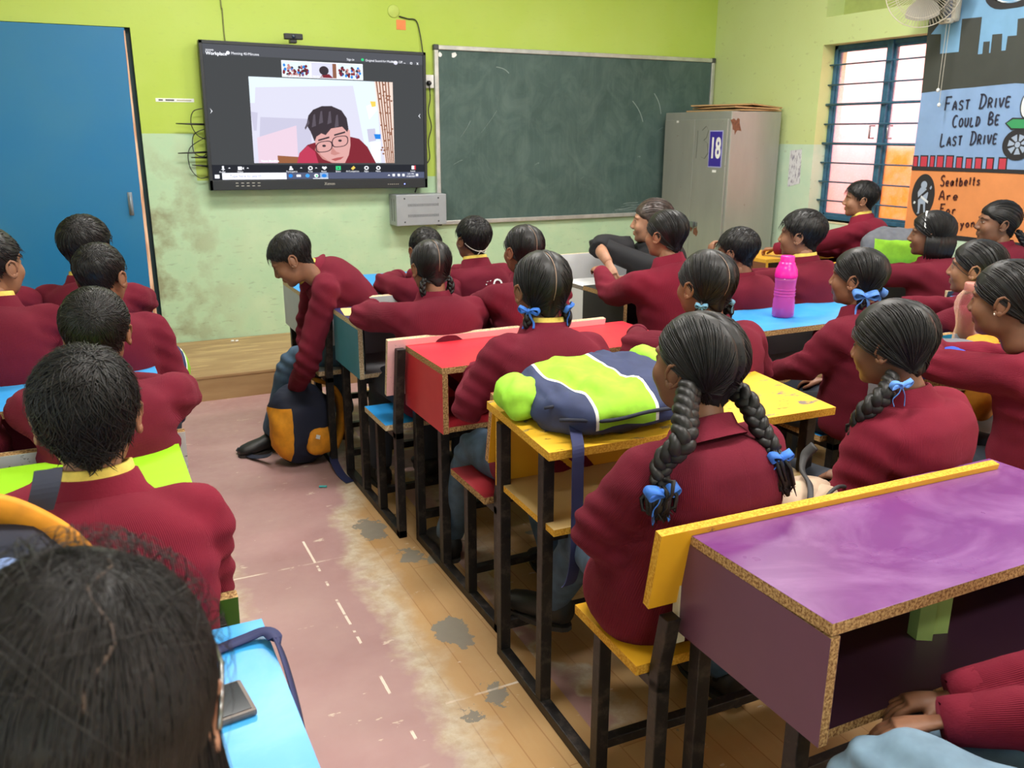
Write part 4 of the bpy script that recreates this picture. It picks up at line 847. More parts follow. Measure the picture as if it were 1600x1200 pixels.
def hair_tied(seed, ties, n=500, thick=.011, part=True, low=-.82, r0=.0015, front=.50, partz=None):
    """long hair combed from a centre parting to one or two tie points"""
    rg = np.random.default_rng(seed); b = MB(); mask = hairline(low, front, -.02)
    def tk(Dd):
        t_ = np.full(Dd.shape[:-1], thick)
        if part: t_ = t_ * (1 - .75 * np.exp(-(Dd[..., 0] / .035) ** 2) * (Dd[..., 2] > -.9))
        return t_
    g = nz(seed, 7); cap_mesh(b, tk, mask, 0, lambda Dd: g(Dd) * .0015)
    T = [np.array(t) for t in ties]; paths = []
    def surf(q, off): return q * (scalp(q[None])[0] + off)
    for i in range(n):
        t_ = T[i % len(T)]; sx = 1 if t_[0] >= 0 else -1
        if len(T) == 1: sx = rg.choice([-1, 1])
        a = rg.uniform(.52, 3.5) if part else rg.uniform(.5, 2.3)
        d0 = np.array([sx * abs(rg.normal() * .03) + sx * .035, math.cos(a), math.sin(a)])          # along the parting, forehead to nape
        if rg.uniform() < .45:                                                                    # roots along the hairline
            az = rg.uniform(.25, 2.9); d0 = dir_of(np.array(sx * az), np.array(float(np.interp(az, [0, .55, .95, 1.25, 1.45, 1.62, 1.95, 2.3, PI], [front, front - .03, front - .22, .25, -.02, .1, -.14, low * .72, low]) + rg.uniform(.03, .3))))
        p = slerp_path(d0, t_ / np.linalg.norm(t_), 10); off = thick * rg.uniform(.9, 1.18)
        q = np.array([surf(x, off * (.55 + .5 * min(1, 3 * u))) for x, u in zip(p, np.linspace(0, 1, 10))]); q += rg.normal(size=3) * .0012
        paths.append(q)
    strands(b, paths, r0); return b
def part_line(a0=.45, a1=3.25, off=.0062, wd=.0016):
    b = MB(); P = []
    for i, a in enumerate(np.linspace(a0, a1, 26)):
        d = np.array([.012 * math.sin(i * .5), math.cos(a), math.sin(a)]); d /= np.linalg.norm(d); P.append(Vector(d * (scalp(d[None])[0] + off)))
    b.ribbon(P, (wd, 0, 0), .0006); return b
def braid(b, P, R, turns=None, mi=0, n=8):
    """three-strand plait along P"""
    Q, RR = interp(P, R, 14); L = sum((Q[i + 1] - Q[i]).length for i in range(len(Q) - 1)); s = 0; pts = [[], [], []]; rad = [[], [], []]
    up = Vector((.3, .8, .2)).normalized(); per = .070 if turns is None else L / turns
    for i, q in enumerate(Q):
        if i: s += (Q[i] - Q[i - 1]).length
        t_ = (Q[min(i + 1, len(Q) - 1)] - Q[max(i - 1, 0)]).normalized(); a = t_.cross(up).normalized(); c = a.cross(t_).normalized()
        for k in range(3):
            ph = 2 * PI * (s / per + k / 3); pts[k].append(q + a * RR[i] * .62 * math.sin(ph) + c * RR[i] * .36 * math.sin(2 * ph)); rad[k].append(RR[i] * (.56 + .10 * math.cos(2 * ph)))
    for k in range(3): b.tube(pts[k], rad[k], n, mi)
    return b
def tuft(b, p0, p1, r, seed, n=26, mi=0):
    """loose end of hair below a tie"""
    rg = np.random.default_rng(seed); p0, p1 = Vector(p0), Vector(p1); L = (p1 - p0).length
    b.tube([p0, p0.lerp(p1, .3), p0.lerp(p1, .65), p1], [r * .45, r * .85, r * .7, r * .2], 10, mi)
    for i in range(n):
        o = Vector(rg.normal(size=3)) * r * .5; e = Vector(rg.normal(size=3)) * r * .55
        b.tube([p0 + o * .35, p0.lerp(p1, .35) + o * 1.1, p0.lerp(p1, .7) + o, p1 + e * .7 - (p1 - p0).normalized() * rg.uniform(0, .4) * L], [r * .16, r * .2, r * .15, r * .03], 5, mi)
def bow(c, sz, M, m, name, parent, origin, loose=False, seed=1):
    """knotted ribbon bow in the local xz plane of M"""
    b = MB(); rg = np.random.default_rng(seed); W = M.to_3x3()
    for s in (-1, 1):
        lp = [(0, 0, 0), (s * .45, -.25, .30), (s * .95, -.1, .35), (s * 1.05, .05, .02), (s * .8, .18, -.22), (s * .35, .12, -.08), (0, 0, 0)]
        Q, _ = interp([Vector(c) + W @ (Vector(p) * sz) for p in lp], [1] * 7, 5)
        b.ribbon(Q, W @ Vector((0, .30 * sz, .16 * sz)) * (.55 if loose else 1), .0012)
        tl = [(0, 0, 0), (s * .25, -.1, -.5), (s * .5 + rg.uniform(-.2, .2), .05, -1.0), (s * .55, -.05, -1.5 - rg.uniform(0, .3))]
        Q, _ = interp([Vector(c) + W @ (Vector(p) * sz) for p in tl], [1] * 4, 5)
        b.ribbon(Q, W @ Vector((.16 * sz, .14 * sz, 0)) * (.5 if loose else 1), .001)
    b.ell(c, (sz * .22, sz * .24, sz * .26), None, 10, 8)
    return tag(b.build(name, m, parent, origin, smooth=True), 'blue ribbon' if m in (RIB, RIBL) else None)
TVP = Vector((1.48, D, 1.55))
def rz(a): return Matrix.Rotation(a, 3, 'Z')
def loft(b, rings, n=26, mi=0):
    """rings: (centre, lateral vector, depth vector)"""
    V = []; Fc = []; k = len(rings)
    for c, la, de in rings:
        for j in range(n):
            t = 2 * PI * j / n; V.append(c + la * (abs(math.cos(t)) ** .85 * math.copysign(1, math.cos(t))) + de * (abs(math.sin(t)) ** .85 * math.copysign(1, math.sin(t))))
    for i in range(k - 1):
        for j in range(n): Fc.append((i * n + j, i * n + (j + 1) % n, (i + 1) * n + (j + 1) % n, (i + 1) * n + j))
    Fc += [tuple(range(n))[::-1], tuple(range((k - 1) * n, k * n))]; b.add(V, Fc, mi)
def fold(o, seed, amp, spots, axis=None):
    """soft cloth folds: noise plus ring-shaped wrinkles near the bends"""
    me = o.data; n = len(me.vertices); co = np.empty(n * 3); me.vertices.foreach_get('co', co); no = np.empty(n * 3); me.vertices.foreach_get('normal', no)
    co = co.reshape(-1, 3); no = no.reshape(-1, 3); d = np.zeros(n)
    for i in range(n):
        p = Vector(co[i]); q = p * 6.5 + Vector((seed, 0, 0))
        d[i] = amp * noise.noise(q) + amp * .45 * noise.noise(Vector((p.x * 9, p.y * 9, p.z * 24)) + Vector((0, seed, 0)))
    for c, r, wl in spots:
        v = co - np.array(c); dist = np.linalg.norm(v, axis=1); wgt = np.exp(-(dist / r) ** 2)
        ph = np.array([noise.noise(Vector(x) * 5) for x in co]) * 3.5
        d += amp * 1.2 * wgt * np.sin(v[:, 2] / wl * 2 * PI * .8 + v[:, 0] / wl * 3 + ph)
    co += no * d[:, None]; me.vertices.foreach_set('co', co.ravel()); me.update()
def ribs(o, O, spine, rt, f, sh, el, wr, k):
    n = len(o.data.vertices); co = np.empty(n * 3); o.data.vertices.foreach_get('co', co); co = co.reshape(-1, 3) + np.array(O)
    best = np.full(n, 9.); val = np.zeros(n)
    def seg(a, b, rad, rr, ref):
        a, b = np.array(a), np.array(b); d = b - a; L2 = d @ d; t = np.clip(((co - a) @ d) / L2, 0, 1); q = co - a - t[:, None] * d; ds = np.linalg.norm(q, axis=1) / rad
        ax_ = d / math.sqrt(L2); e1 = np.array(ref) - ax_ * (np.array(ref) @ ax_); e1 /= np.linalg.norm(e1); e2 = np.cross(ax_, e1); v = np.arctan2(q @ e2, q @ e1) * rr; m = ds < best; val[m] = v[m]; best[m] = ds[m]
    seg(spine[0], spine[len(spine) // 2], .17 * k, .16, f); seg(spine[len(spine) // 2], spine[-1], .16 * k, .16, f)
    for s in (-1, 1): seg(sh[s], el[s], .075, .062, -rt * s); seg(el[s], wr[s], .065, .05, -rt * s)
    at = o.data.attributes.new('rib', 'FLOAT', 'POINT'); at.data.foreach_set('value', val.astype(np.float32))
def person(label, head, hip, hair, face=None, hyaw=None, hpitch=.05, hroll=0, group='pupils in maroon sweaters', sk=0, hs=.93, k=1.0, seat=.445, arms=('desk', 'desk'), N=None, legs='sit', vox=.0125, collar=False, sweater=None, pants=None,
           eyes=True, seed=1, sw=None, hands=(.5, .5), hand_dir=(None, None), fold_amp=.006, neckband=True, sleeve=1.0, hw=1.0, shoes=True, cat='person', body_yaw=None, hump=0.0):
    head = Vector(head); hp = Vector((hip[0], hip[1], seat)); sweater = sweater or KNIT; pants = pants or DARKP; O = Vector((hip[0], hip[1], 0))
    look = TVP - head
    hy = hyaw if hyaw is not None else -math.atan2(look.x, look.y)
    by = body_yaw if body_yaw is not None else hy * .35
    f = rz(by) @ Vector((0, 1, 0)); rt = rz(by) @ Vector((1, 0, 0))
    if N is None: N = head + rz(hy * .6) @ Vector((0, -.030, -.128 * hs)); N = Vector(N)
    else: N = Vector(N)
    Mh = Matrix.Translation(head) @ Matrix.Rotation(hy, 4, 'Z') @ Matrix.Rotation(hpitch, 4, 'X') @ Matrix.Rotation(hroll, 4, 'Y') @ Matrix.Diagonal((hs, hs, hs, 1))
    # ---- spine and torso rings
    m1 = hp.lerp(N, .42) - f * (.035 + hump); m2 = hp.lerp(N, .78) - f * (.03 + hump * .7)
    S_, _ = interp([hp + Vector((0, 0, .01)), m1, m2, N], [1] * 4, 6); ns = len(S_)
    tt = np.linspace(0, 1, ns); la = np.interp(tt, [0, .08, .25, .45, .66, .78, .87, .94, 1], [.135, .158, .155, .146, .154, .150, .116, .076, .058]) * k * np.interp(tt, [0, .3, .55], [hw, hw, 1])
    de = np.interp(tt, [0, .08, .25, .45, .66, .80, .90, .96, 1], [.115, .135, .128, .118, .122, .112, .090, .070, .056]) * k
    rings = []
    for i, c in enumerate(S_):
        t_ = (S_[min(i + 1, ns - 1)] - S_[max(i - 1, 0)]).normalized(); fd = (t_.cross(rt) * -1).normalized(); rr = t_.cross(fd).normalized()
        if rr.dot(rt) < 0: rr = -rr
        rings.append((c, rr, fd))
    i9 = int(ns * .86); cS, rS, fS = rings[i9]; half = (sw or .142) * k
    sh = {}; el = {}; wr = {}
    for s, a in zip((-1, 1), arms):
        sh[s] = cS + rS * s * half + Vector((0, 0, -.034)) + fS * .008
        if a == 'desk': el[s] = sh[s] + f * .17 + rt * s * .03; el[s].z = max(.80, sh[s].z - .16); wr[s] = el[s] + f * .17 - rt * s * .13; wr[s].z = .797
        elif a == 'down': el[s] = sh[s] - Vector((0, 0, .215)) + rt * s * .045 + f * .03; wr[s] = el[s] + f * .17 - rt * s * .08 - Vector((0, 0, .06)); wr[s].z = max(wr[s].z, .575)
        else: el[s], wr[s] = Vector(a[0]), Vector(a[1])
    # ---- body: head, ears, neck, trunk, limbs and hands in one mesh
    b = MB(); V = HEADV.reshape(-1, 3); A4 = np.array(Mh); b.add(V @ A4[:3, :3].T + A4[:3, 3], HEADF, 0)
    eb = MB(); [ear(eb, s) for s in (-1, 1)]; b.add([Mh @ Vector(p) for p in eb.v], eb.f, 0)
    nb = Mh @ Vector((0, -.026, -.055)); b.tube([N - Vector((0, 0, .05)), N + Vector((0, 0, .012)), N.lerp(nb, .6), nb], [.062 * hs, .052 * hs, .047 * hs, .046 * hs], 18)
    loft(b, [(c, r * (l * .82), q * (d_ * .8)) for (c, r, q), l, d_ in zip(rings[:-1], la, de)], 16)
    hj = {s: hp + rt * s * .078 * k + f * .02 + Vector((0, 0, .07)) for s in (-1, 1)}; kn = {}; an = {}
    for s in (-1, 1):
        if legs == 'sit': kn[s] = hj[s] + f * .345 * k + rt * s * .025; kn[s].z = .475; an[s] = kn[s] + f * .04 + rt * s * .01; an[s].z = .085
        elif legs == 'tuck': kn[s] = hj[s] + f * .33 * k + rt * s * .02; kn[s].z = .47; an[s] = kn[s] - f * .17; an[s].z = .10
        else: kn[s], an[s] = Vector(legs[s][0]), Vector(legs[s][1])
        b.tube([hj[s], kn[s], an[s]], [.055, .04, .03], 10); b.tube([sh[s], el[s], el[s].lerp(wr[s], .35), wr[s]], [.04, .034, .034 if sleeve < 1 else .03, .024], 12)
        hd = hand_dir[0 if s < 0 else 1]; cu = hands[0 if s < 0 else 1]
        if cu is not None:
            HV, HF = hand_mesh(cu, -s)
            if hd is None: y_ = (wr[s] - el[s]).normalized(); y_ = (y_ + f * .4).normalized(); z_ = Vector((0, 0, 1))
            else: y_, z_ = Vector(hd[0]).normalized(), Vector(hd[1]).normalized()
            x_ = y_.cross(z_).normalized(); z_ = x_.cross(y_).normalized(); Mw = np.array(frame((0, 0, 0), x_, y_, z_))[:3, :3]
            b.add((HV * .92 * hs) @ Mw.T + np.array(wr[s] + y_ * .015), HF, 0)
    p = b.build('person', SKINS[sk], None, O, smooth=True); tag(p, label, cat, group)
    loc = lambda M: M
    if eyes:
        pc = face_bits()
        for kk, m, nm in (('white', EYEW, 'eye'), ('iris', IRIS, 'iris'), ('lid', HAIR, 'eyelid'), ('brow', HAIR, 'eyebrow')):
            for s in (-1, 1):
                q = MB().poly([Mh @ Vector(x) for x in pc[kk, s]]).build(nm, m, p if nm != 'iris' else ey[s], O)
                if nm == 'eye':
                    if s == -1: ey = {}
                    ey[s] = q
        for kk in ('ulip', 'llip'): MB().poly([Mh @ Vector(x) for x in pc[kk]]).build('lip', LIPM, p, O)
    # ---- clothing
    c = MB(); loft(c, [(q, r * (l + .008), d_ * (e + .008)) for (q, r, d_), l, e in zip(rings, la, de)], 26)
    for s in (-1, 1):
        we = el[s].lerp(wr[s], sleeve)
        P_, R_ = interp([cS + rS * s * half * .42 - Vector((0, 0, .030)), sh[s], sh[s].lerp(el[s], .5), el[s], el[s].lerp(we, .55), we], [.046 * k, .060 * k, .058 * k, .053 * k, .045 * k, .038], 4)
        c.tube(P_, R_, 16)
    o = c.build('sweater', sweater, p, O, remesh=vox, sm=7, smooth=True)
    spots = [(tuple(el[s] - O), .09, .045) for s in (-1, 1)] + [(tuple(sh[s] - O - Vector((0, 0, .06))), .08, .05) for s in (-1, 1)] + [(tuple(S_[int(ns * .25)] - O - f * .1), .13, .06)]
    fold(o, seed * 3.7, fold_amp, spots); ribs(o, O, S_, rt, f, sh, el, wr, k); o.data.polygons.foreach_set('use_smooth', [True] * len(o.data.polygons))
    for s in (-1, 1):
        if sleeve == 1 and hands[0 if s < 0 else 1] is not None:
            d_ = (wr[s] - el[s]).normalized(); MB().tube([wr[s] - d_ * .045, wr[s] - d_ * .02, wr[s] + d_ * .004, wr[s] + d_ * .006, wr[s] - d_ * .01], [.0405, .039, .0365, .032, .030], 18).build('cuff', sweater, o, O, smooth=True)
    if neckband:
        up = (nb - N).normalized(); rr = rings[-1][1]; fd = up.cross(rr).normalized(); B_ = MB(); prof = [(1.46, -.034), (1.16, -.012), (1.0, .016), (.93, .018), (.90, .0), (.95, -.02)]
        n_ = 72; V = []; Fc = []
        for q, (r_, h_) in enumerate(prof):
            for j in range(n_):
                a = 2 * PI * j / n_; rb = 1 + (.018 if q < 3 and j % 2 else 0); tilt = -.012 * math.sin(a) * -1
                V.append(N + up * (h_ + .016) + Vector((0, 0, -.012 * max(0, math.sin(a)))) + rr * (.071 * hs * r_ * rb * math.cos(a)) + fd * (.069 * hs * r_ * rb * math.sin(a) + .006))
        for q in range(len(prof) - 1):
            for j in range(n_): Fc.append((q * n_ + j, q * n_ + (j + 1) % n_, (q + 1) * n_ + (j + 1) % n_, (q + 1) * n_ + j))
        B_.add(V, Fc); B_.build('neckband', sweater, o, O, smooth=True)
        if collar:
            B_ = MB(); V = []; Fc = []
            for q, (r_, h_) in enumerate([(1.04, -.015), (.98, .012), (.93, .028), (.86, .029), (.84, .0)]):
                for j in range(40):
                    a = 2 * PI * j / 40; V.append(N + up * (h_ + .019) + Vector((0, 0, -.014 * max(0, math.sin(a)))) + rr * (.069 * hs * r_ * math.cos(a)) + fd * (.066 * hs * r_ * math.sin(a) + .006))
            for q in range(4):
                for j in range(40): Fc.append((q * 40 + j, q * 40 + (j + 1) % 40, (q + 1) * 40 + (j + 1) % 40, (q + 1) * 40 + j))
            B_.add(V, Fc); tag(B_.build('shirt_collar', COLLAR, p, O, smooth=True), 'yellow shirt collar')
    c = MB()
    for s in (-1, 1):
        P_, R_ = interp([hp + rt * s * .05 + Vector((0, 0, .07)), hj[s], hj[s].lerp(kn[s], .5), kn[s], kn[s].lerp(an[s], .5), an[s]], [.085, .082 * k, .070 * k, .060, .056, .050], 4); c.tube(P_, R_, 14)
    o2 = c.build('trousers', pants, p, O, remesh=vox * 1.2, sm=5, smooth=True); fold(o2, seed * 5.1, .005, [(tuple(kn[s] - O), .1, .05) for s in (-1, 1)])
    o2.data.polygons.foreach_set('use_smooth', [True] * len(o2.data.polygons))
    if shoes:
        for s in (-1, 1):
            fo = f if legs in ('sit', 'tuck') else ((Vector(legs[s][2])).normalized() if len(legs[s]) > 2 else f)
            B_ = MB(); a_ = an[s]; dz = a_.z - .085; pt = -.25 if legs == 'tuck' else 0
            rr = fo.cross(Vector((0, 0, 1))).normalized(); base = Vector((a_.x, a_.y, dz))
            rg_ = [(-.062, .026, .030, .052), (-.045, .034, .040, .050), (0, .036, .046, .048), (.055, .037, .033, .036), (.11, .043, .027, .030), (.15, .038, .020, .026), (.172, .022, .012, .022)]
            loft(B_, [(base + fo * y_ + Vector((0, 0, h_ + .006 - y_ * 0)), rr * w_, Vector((0, 0, 1)) * t_) for y_, w_, t_, h_ in rg_], 14)
            B_.tube([base + Vector((0, 0, .055)), base + Vector((0, 0, .11))], [.038, .036], 12)
            q = B_.build('shoe', SHOE, p, O, smooth=True); B_ = MB(); loft(B_, [(base + fo * y_ + Vector((0, 0, h_)), rr * 0 + rr, fo) for y_, h_ in ()] or [(base + fo * .055 + Vector((0, 0, h_)), rr * .041, fo * .120) for h_ in (.0, .014)], 18); B_.build('sole', SOLE, q, O)
    hair(p, Mh, O)
    return p
def bake_hair(p, b, Mh, O, m=None, name='hair'):
    A4 = np.array(Mh); V = np.array(b.v); b.v = list(map(tuple, (V @ A4[:3, :3].T + A4[:3, 3]).tolist()))
    return b.build(name, m or HAIR, p, O, smooth=True)
def H_boy(seed, m=None, **kw):
    return lambda p, Mh, O: bake_hair(p, hair_boy(seed, **kw), Mh, O, m)
TIES = [(.62, -.66, -.46), (-.62, -.66, -.46)]
def H_girl(seed, mode='loop', rib=None, ties=TIES, paths=None, part=True, m=None, bowsz=.030, loose=False, thick=.011, n=500, pl=True, extra=None):
    """girl's parted hair; mode loop = short doubled plaits by the ears; paths = explicit plaits in head space"""
    def go(p, Mh, O):
        b = hair_tied(seed, ties, n=n, part=part, thick=thick); h = None
        tips = []
        for i, t_ in enumerate(ties):
            d = np.array(t_) / np.linalg.norm(t_); s = 1 if t_[0] >= 0 else -1; a = Vector(d * (scalp(d[None])[0] + .008))
            if mode == 'loop':
                P = [a, a + Vector((s * .014, -.006, -.020)), a + Vector((s * .018, -.004, -.052)), a + Vector((s * .008, .008, -.075)), a + Vector((s * .012, .012, -.045)), a + Vector((s * .016, .006, -.012))]
                braid(b, P, [.012, .014, .014, .012, .010, .007]); tips.append(a + Vector((s * .018, -.012, -.010)))
            elif mode == 'bun':
                b.ell(a + Vector((0, -.018, -.012)), (.036, .028, .034)); tips.append(a)
            elif mode == 'bob': tips.append(a)
            elif mode == 'none': tips.append(a)
        h = bake_hair(p, b, Mh, O, m)
        if pl: bake_hair(h, part_line(), Mh, O, SCALP, 'parting')
        R3 = Mh.to_3x3().normalized()
        if rib is not None:
            for i, t_ in enumerate(tips): bow(Mh @ t_, bowsz, R3.to_4x4() @ Matrix.Rotation((.9 if t_.x > 0 else -.9) , 4, 'Z'), rib, 'hair_ribbon', p, O, loose, seed + i)
        if extra: extra(p, Mh, O, h)
    return go
# ---------------------------------------------------------------- who sits where
def wpath(pts, R, seed, rib, bow_at=None, bowsz=.034, tail=None, tail_r=.02, bM=None, loose=False, tn=26, bows=True, snap=True):
    """plait given in room coordinates"""
    def ex(p, Mh, O, h):
        sw_ = [c for c in p.children if c.name.startswith('sweater')][0]; pp = []
        for (x, y, z), r_ in zip(pts, R):
            ok, hit, nn, _ = sw_.ray_cast(Vector((x, y - .5, z)) - O, Vector((0, 1, 0)), distance=1.0); pp.append(Vector((x, (hit.y + O.y - r_ * .85) if ok and snap and z < .955 and p.name != 'x' else y, z)))
        dy = pp[-1].y - pts[-1][1]; tl = Vector(tail) + Vector((0, dy - .008, 0)) if tail else None; bw = (Vector(bow_at) if bow_at else pp[-1]) + Vector((0, dy - .012, 0))
        b = MB(); braid(b, pp, R, n=10); q = b.build('plait', HAIR, h, O, smooth=True)
        if tail: tb = MB(); tuft(tb, pp[-1], tl, tail_r, seed, tn); tb.build('plait_end', HAIR, q, O, smooth=True)
        if bows: bow(bw, bowsz, bM or Matrix.Identity(4), rib, 'hair_ribbon', p, O, loose, seed)
    return ex
def both(*fs):
    def ex(p, Mh, O, h):
        for f in fs: f(p, Mh, O, h)
    return ex
BOYS = 'boys in maroon sweaters by the door'
# ---- door column
person('seated boy whose shoulder shows at the left edge in front of the blue door', (-.36, 3.72, 1.04), (-.36, 3.70), H_boy(31, n=500), eyes=False, seed=31, group=BOYS)
person('seated boy at the left edge with his face turned right and a yellow collar', (-.262, 3.05, 1.075), (-.25, 3.02), H_boy(32, n=600), hyaw=-.62, seed=32, collar=True, k=1.05, group=BOYS, sk=1)
person('seated boy farthest forward beside the blue door edge, black hair, yellow collar', (.005, 3.74, 1.035), (-.02, 3.72), H_boy(33, n=800, thick=.020, length=.04), eyes=False, seed=33, collar=True, k=1.02, hs=1.0, group=BOYS, hyaw=-.5)
person('seated boy with a short faded haircut against the blue door', (.035, 3.06, 1.02), (.03, 3.02), H_boy(34, n=900, thick=.013, length=.03, side_t=.12, messy=.5), eyes=False, seed=34, hs=.88, hpitch=-.05, group=BOYS, arms=('desk', 'down'))
person('seated boy with thick swirled jet black hair at the bright blue desk', (.0, 2.25, 1.005), (.0, 2.20), H_boy(35, n=1700, thick=.018, length=.06, messy=.7, side_t=.6, whorl=(3.05, .62), r0=.0013), hs=.86, eyes=False, seed=35, hyaw=-.12, group=BOYS, vox=.011)
person('seated child at the left edge showing only a maroon sleeve', (-.43, 2.30, 1.02), (-.43, 2.24), H_boy(36, n=300), eyes=False, seed=36, group=BOYS, arms=('desk', ((-.26, 2.28, .72), (-.30, 2.48, .80))))
person('nearest seated boy in the left column with messy hair and yellow collar', (-.028, 1.40, 1.05), (-.03, 1.36), H_boy(37, n=3400, thick=.014, length=.062, messy=1.6, side_t=.45, whorl=(2.75, 1.12), r0=.0012, fade=False), eyes=False, seed=37, hyaw=-.06, hpitch=-.02, collar=True, k=1.0, sw=.128, fold_amp=.005, hs=.86, group=BOYS, vox=.009, sweater=KNIT2, sk=1, arms=(((-.24, 1.60, .80), (-.10, 1.78, .80)), ((.115, 1.47, .70), (.02, 1.66, .79))))
# ---- middle column, front bench
def cord_boy(p, Mh, O):
    H_boy(43, n=900, thick=.019, length=.04)(p, Mh, O)
    b = MB(); P = []
    for a in np.linspace(-1.05, 1.05, 40):
        d = np.array([-math.sin(a), -math.cos(a), -.42 + .42 * (abs(a) / 1.05) ** 2]); d /= np.linalg.norm(d); P.append(Mh @ Vector(d * (scalp(d[None])[0] + .013)))
    b.tube(P, .0022, 6); k_ = P[20]; b.ell(k_, (.006, .006, .005)); b.tube([k_, k_ + Vector((.01, -.012, -.006)), k_ + Vector((.022, -.012, -.001))], .002, 6); b.tube([k_, k_ + Vector((-.012, -.012, -.004)), k_ + Vector((-.02, -.012, -.012))], .002, 6)
    tag(b.build('mask_cord', plain('cord_white', srgb(214, 206, 196), .8), p, O, smooth=True), 'white elastic cord round the head')
    sw_ = [c for c in p.children if c.name.startswith('sweater')][0]
    t_ = text('print', 'CO', frame((1.63, 3.6, .80), (1, 0, 0), (0, .25, .97), (0, -.97, .25)), .062, wh, sw_, O, th=.0008, bold=.0012, align='LEFT')
    for v in t_.data.vertices:
        ok, hit, nn, _ = sw_.ray_cast(Vector((v.co.x, -1, v.co.z)), Vector((0, 1, 0)))
        if ok: v.co.y = hit.y - .0015 - (.0012 if v.co.y < t_.data.vertices[0].co.y else 0)
person('boy bending down sideways from the front bench to a bag on the floor', (.795, 3.76, .945), (1.12, 3.86), H_boy(41, n=1000, thick=.014, length=.03, side_t=.25), hyaw=1.25, hpitch=-.55, body_yaw=1.35, N=(.885, 3.80, .890), hump=.05, k=1.0, seed=41, collar=True, pants=JEAN, group='pupils on the front benches', vox=.010,
       arms=(((.80, 3.62, .52), (.785, 3.82, .36)), ((.90, 4.02, .60), (.86, 3.96, .42))), hands=(.9, .6), hand_dir=(((-.35, .15, -1), (-.9, -.2, .2)), None), legs={-1: ((.80, 3.93, .45), (.70, 4.03, .085), (-1, -.25, 0)), 1: ((1.02, 4.10, .46), (1.10, 4.18, .085), (-.3, -1, 0))}, sw=.155)
person('boy with short hair on the front bench seen above the parted girl', (1.39, 3.72, .955), (1.38, 3.80), H_boy(42, n=800, thick=.013, length=.03, side_t=.2), hs=.86, seed=42, k=.92, group='pupils on the front benches', eyes=False)
person('boy on the front bench with a white cord round his head and printed sweater', (1.645, 3.76, .985), (1.655, 3.80), cord_boy, seed=43, hs=.88, k=.98, group='pupils on the front benches', collar=True, eyes=False, hyaw=.12, hpitch=.1)
# ---- middle column, navy desk
person('girl with centre parting and looped plaits leaning on the navy desk', (1.15, 3.02, .985), (1.15, 2.98), H_girl(44, n=520, thick=.012, rib=None), hs=.85, seed=44, k=1.0, eyes=False, hpitch=-.12, hyaw=0, group='girls at the middle desks', arms=(((.93, 3.18, .79), (1.02, 3.36, .79)), ((1.40, 3.14, .74), (1.36, 3.34, .79))))
person('girl with smooth parted hair at the right end of the navy desk', (1.525, 3.00, 1.03), (1.53, 2.98), H_girl(45, n=520, thick=.012, rib=None), seed=45, hs=.83, k=.95, eyes=False, hyaw=.12, group='girls at the middle desks')
# ---- middle column, red desk
person('girl with straight centre parting and blue ribbons at the red desk', (1.205, 2.25, 1.02), (1.17, 2.14), H_girl(46, n=800, rib=RIB, loose=True, bowsz=.032, thick=.012), seed=46, hs=.95, k=1.0, hw=1.08, eyes=False, hyaw=-.08, collar=True, pants=JEAN, group='girls at the middle desks', vox=.010, arms=(((.98, 2.28, .68), (1.10, 2.50, .72)), ((1.40, 2.26, .70), (1.30, 2.50, .72))), legs={-1: ((1.075, 2.46, .47), (1.05, 2.64, .085)), 1: ((1.25, 2.46, .47), (1.30, 2.30, .10))})
person('girl with parted hair and pale scrunchie at the right end of the red desk', (1.745, 2.16, 1.005), (1.76, 2.14), H_girl(47, n=700, rib=RIBP, bowsz=.018, thick=.013), seed=47, k=1.0, eyes=False, hyaw=.05, group='girls at the middle desks', hands=(.5, .8), arms=('desk', ((2.02, 2.20, .68), (1.90, 2.40, .74))))
# ---- middle column, yellow desk
brL = [(1.055, 1.335, .975), (1.01, 1.285, .945), (.975, 1.245, .905), (.95, 1.22, .86), (.935, 1.205, .82)]
brR = [(1.185, 1.37, .965), (1.190, 1.31, .935), (1.192, 1.275, .895), (1.20, 1.262, .855)]
person('girl with two long black plaits and blue bows on the yellow bench', (1.125, 1.405, .995), (1.10, 1.425), H_girl(48, mode='none', n=1500, thick=.014, rib=None, pl=False, ties=[(.50, -.84, -.22), (-.50, -.84, -.22)],
       extra=both(wpath(brL, [.025, .026, .025, .022, .017], 1, RIB, (.930, 1.200, .812), .034, (.928, 1.20, .755), .026, tn=60), wpath(brR, [.023, .023, .021, .017], 2, RIB, (1.203, 1.257, .845), .026, (1.235, 1.255, .755), .022, tn=50))),
       seed=48, k=1.06, hw=1.3, hpitch=.1, hyaw=.16, hs=.95, group='girls at the middle desks', vox=.009, sk=2, fold_amp=.005, arms=(((.89, 1.40, .67), (.985, 1.36, .60)), ((1.32, 1.46, .67), (1.22, 1.62, .60))), hands=(.6, .5), hand_dir=(((.35, -.35, -.55), (-.6, -.6, .2)), None), pants=JEAN, legs={-1: ((1.06, 1.72, .465), (1.075, 1.92, .20), (-.3, .6, 0)), 1: ((1.20, 1.70, .465), (1.40, 1.55, .10))}, N=(1.105, 1.345, .868))
brP = [(1.64, 1.335, .925), (1.585, 1.31, .90), (1.555, 1.325, .865), (1.55, 1.345, .825)]
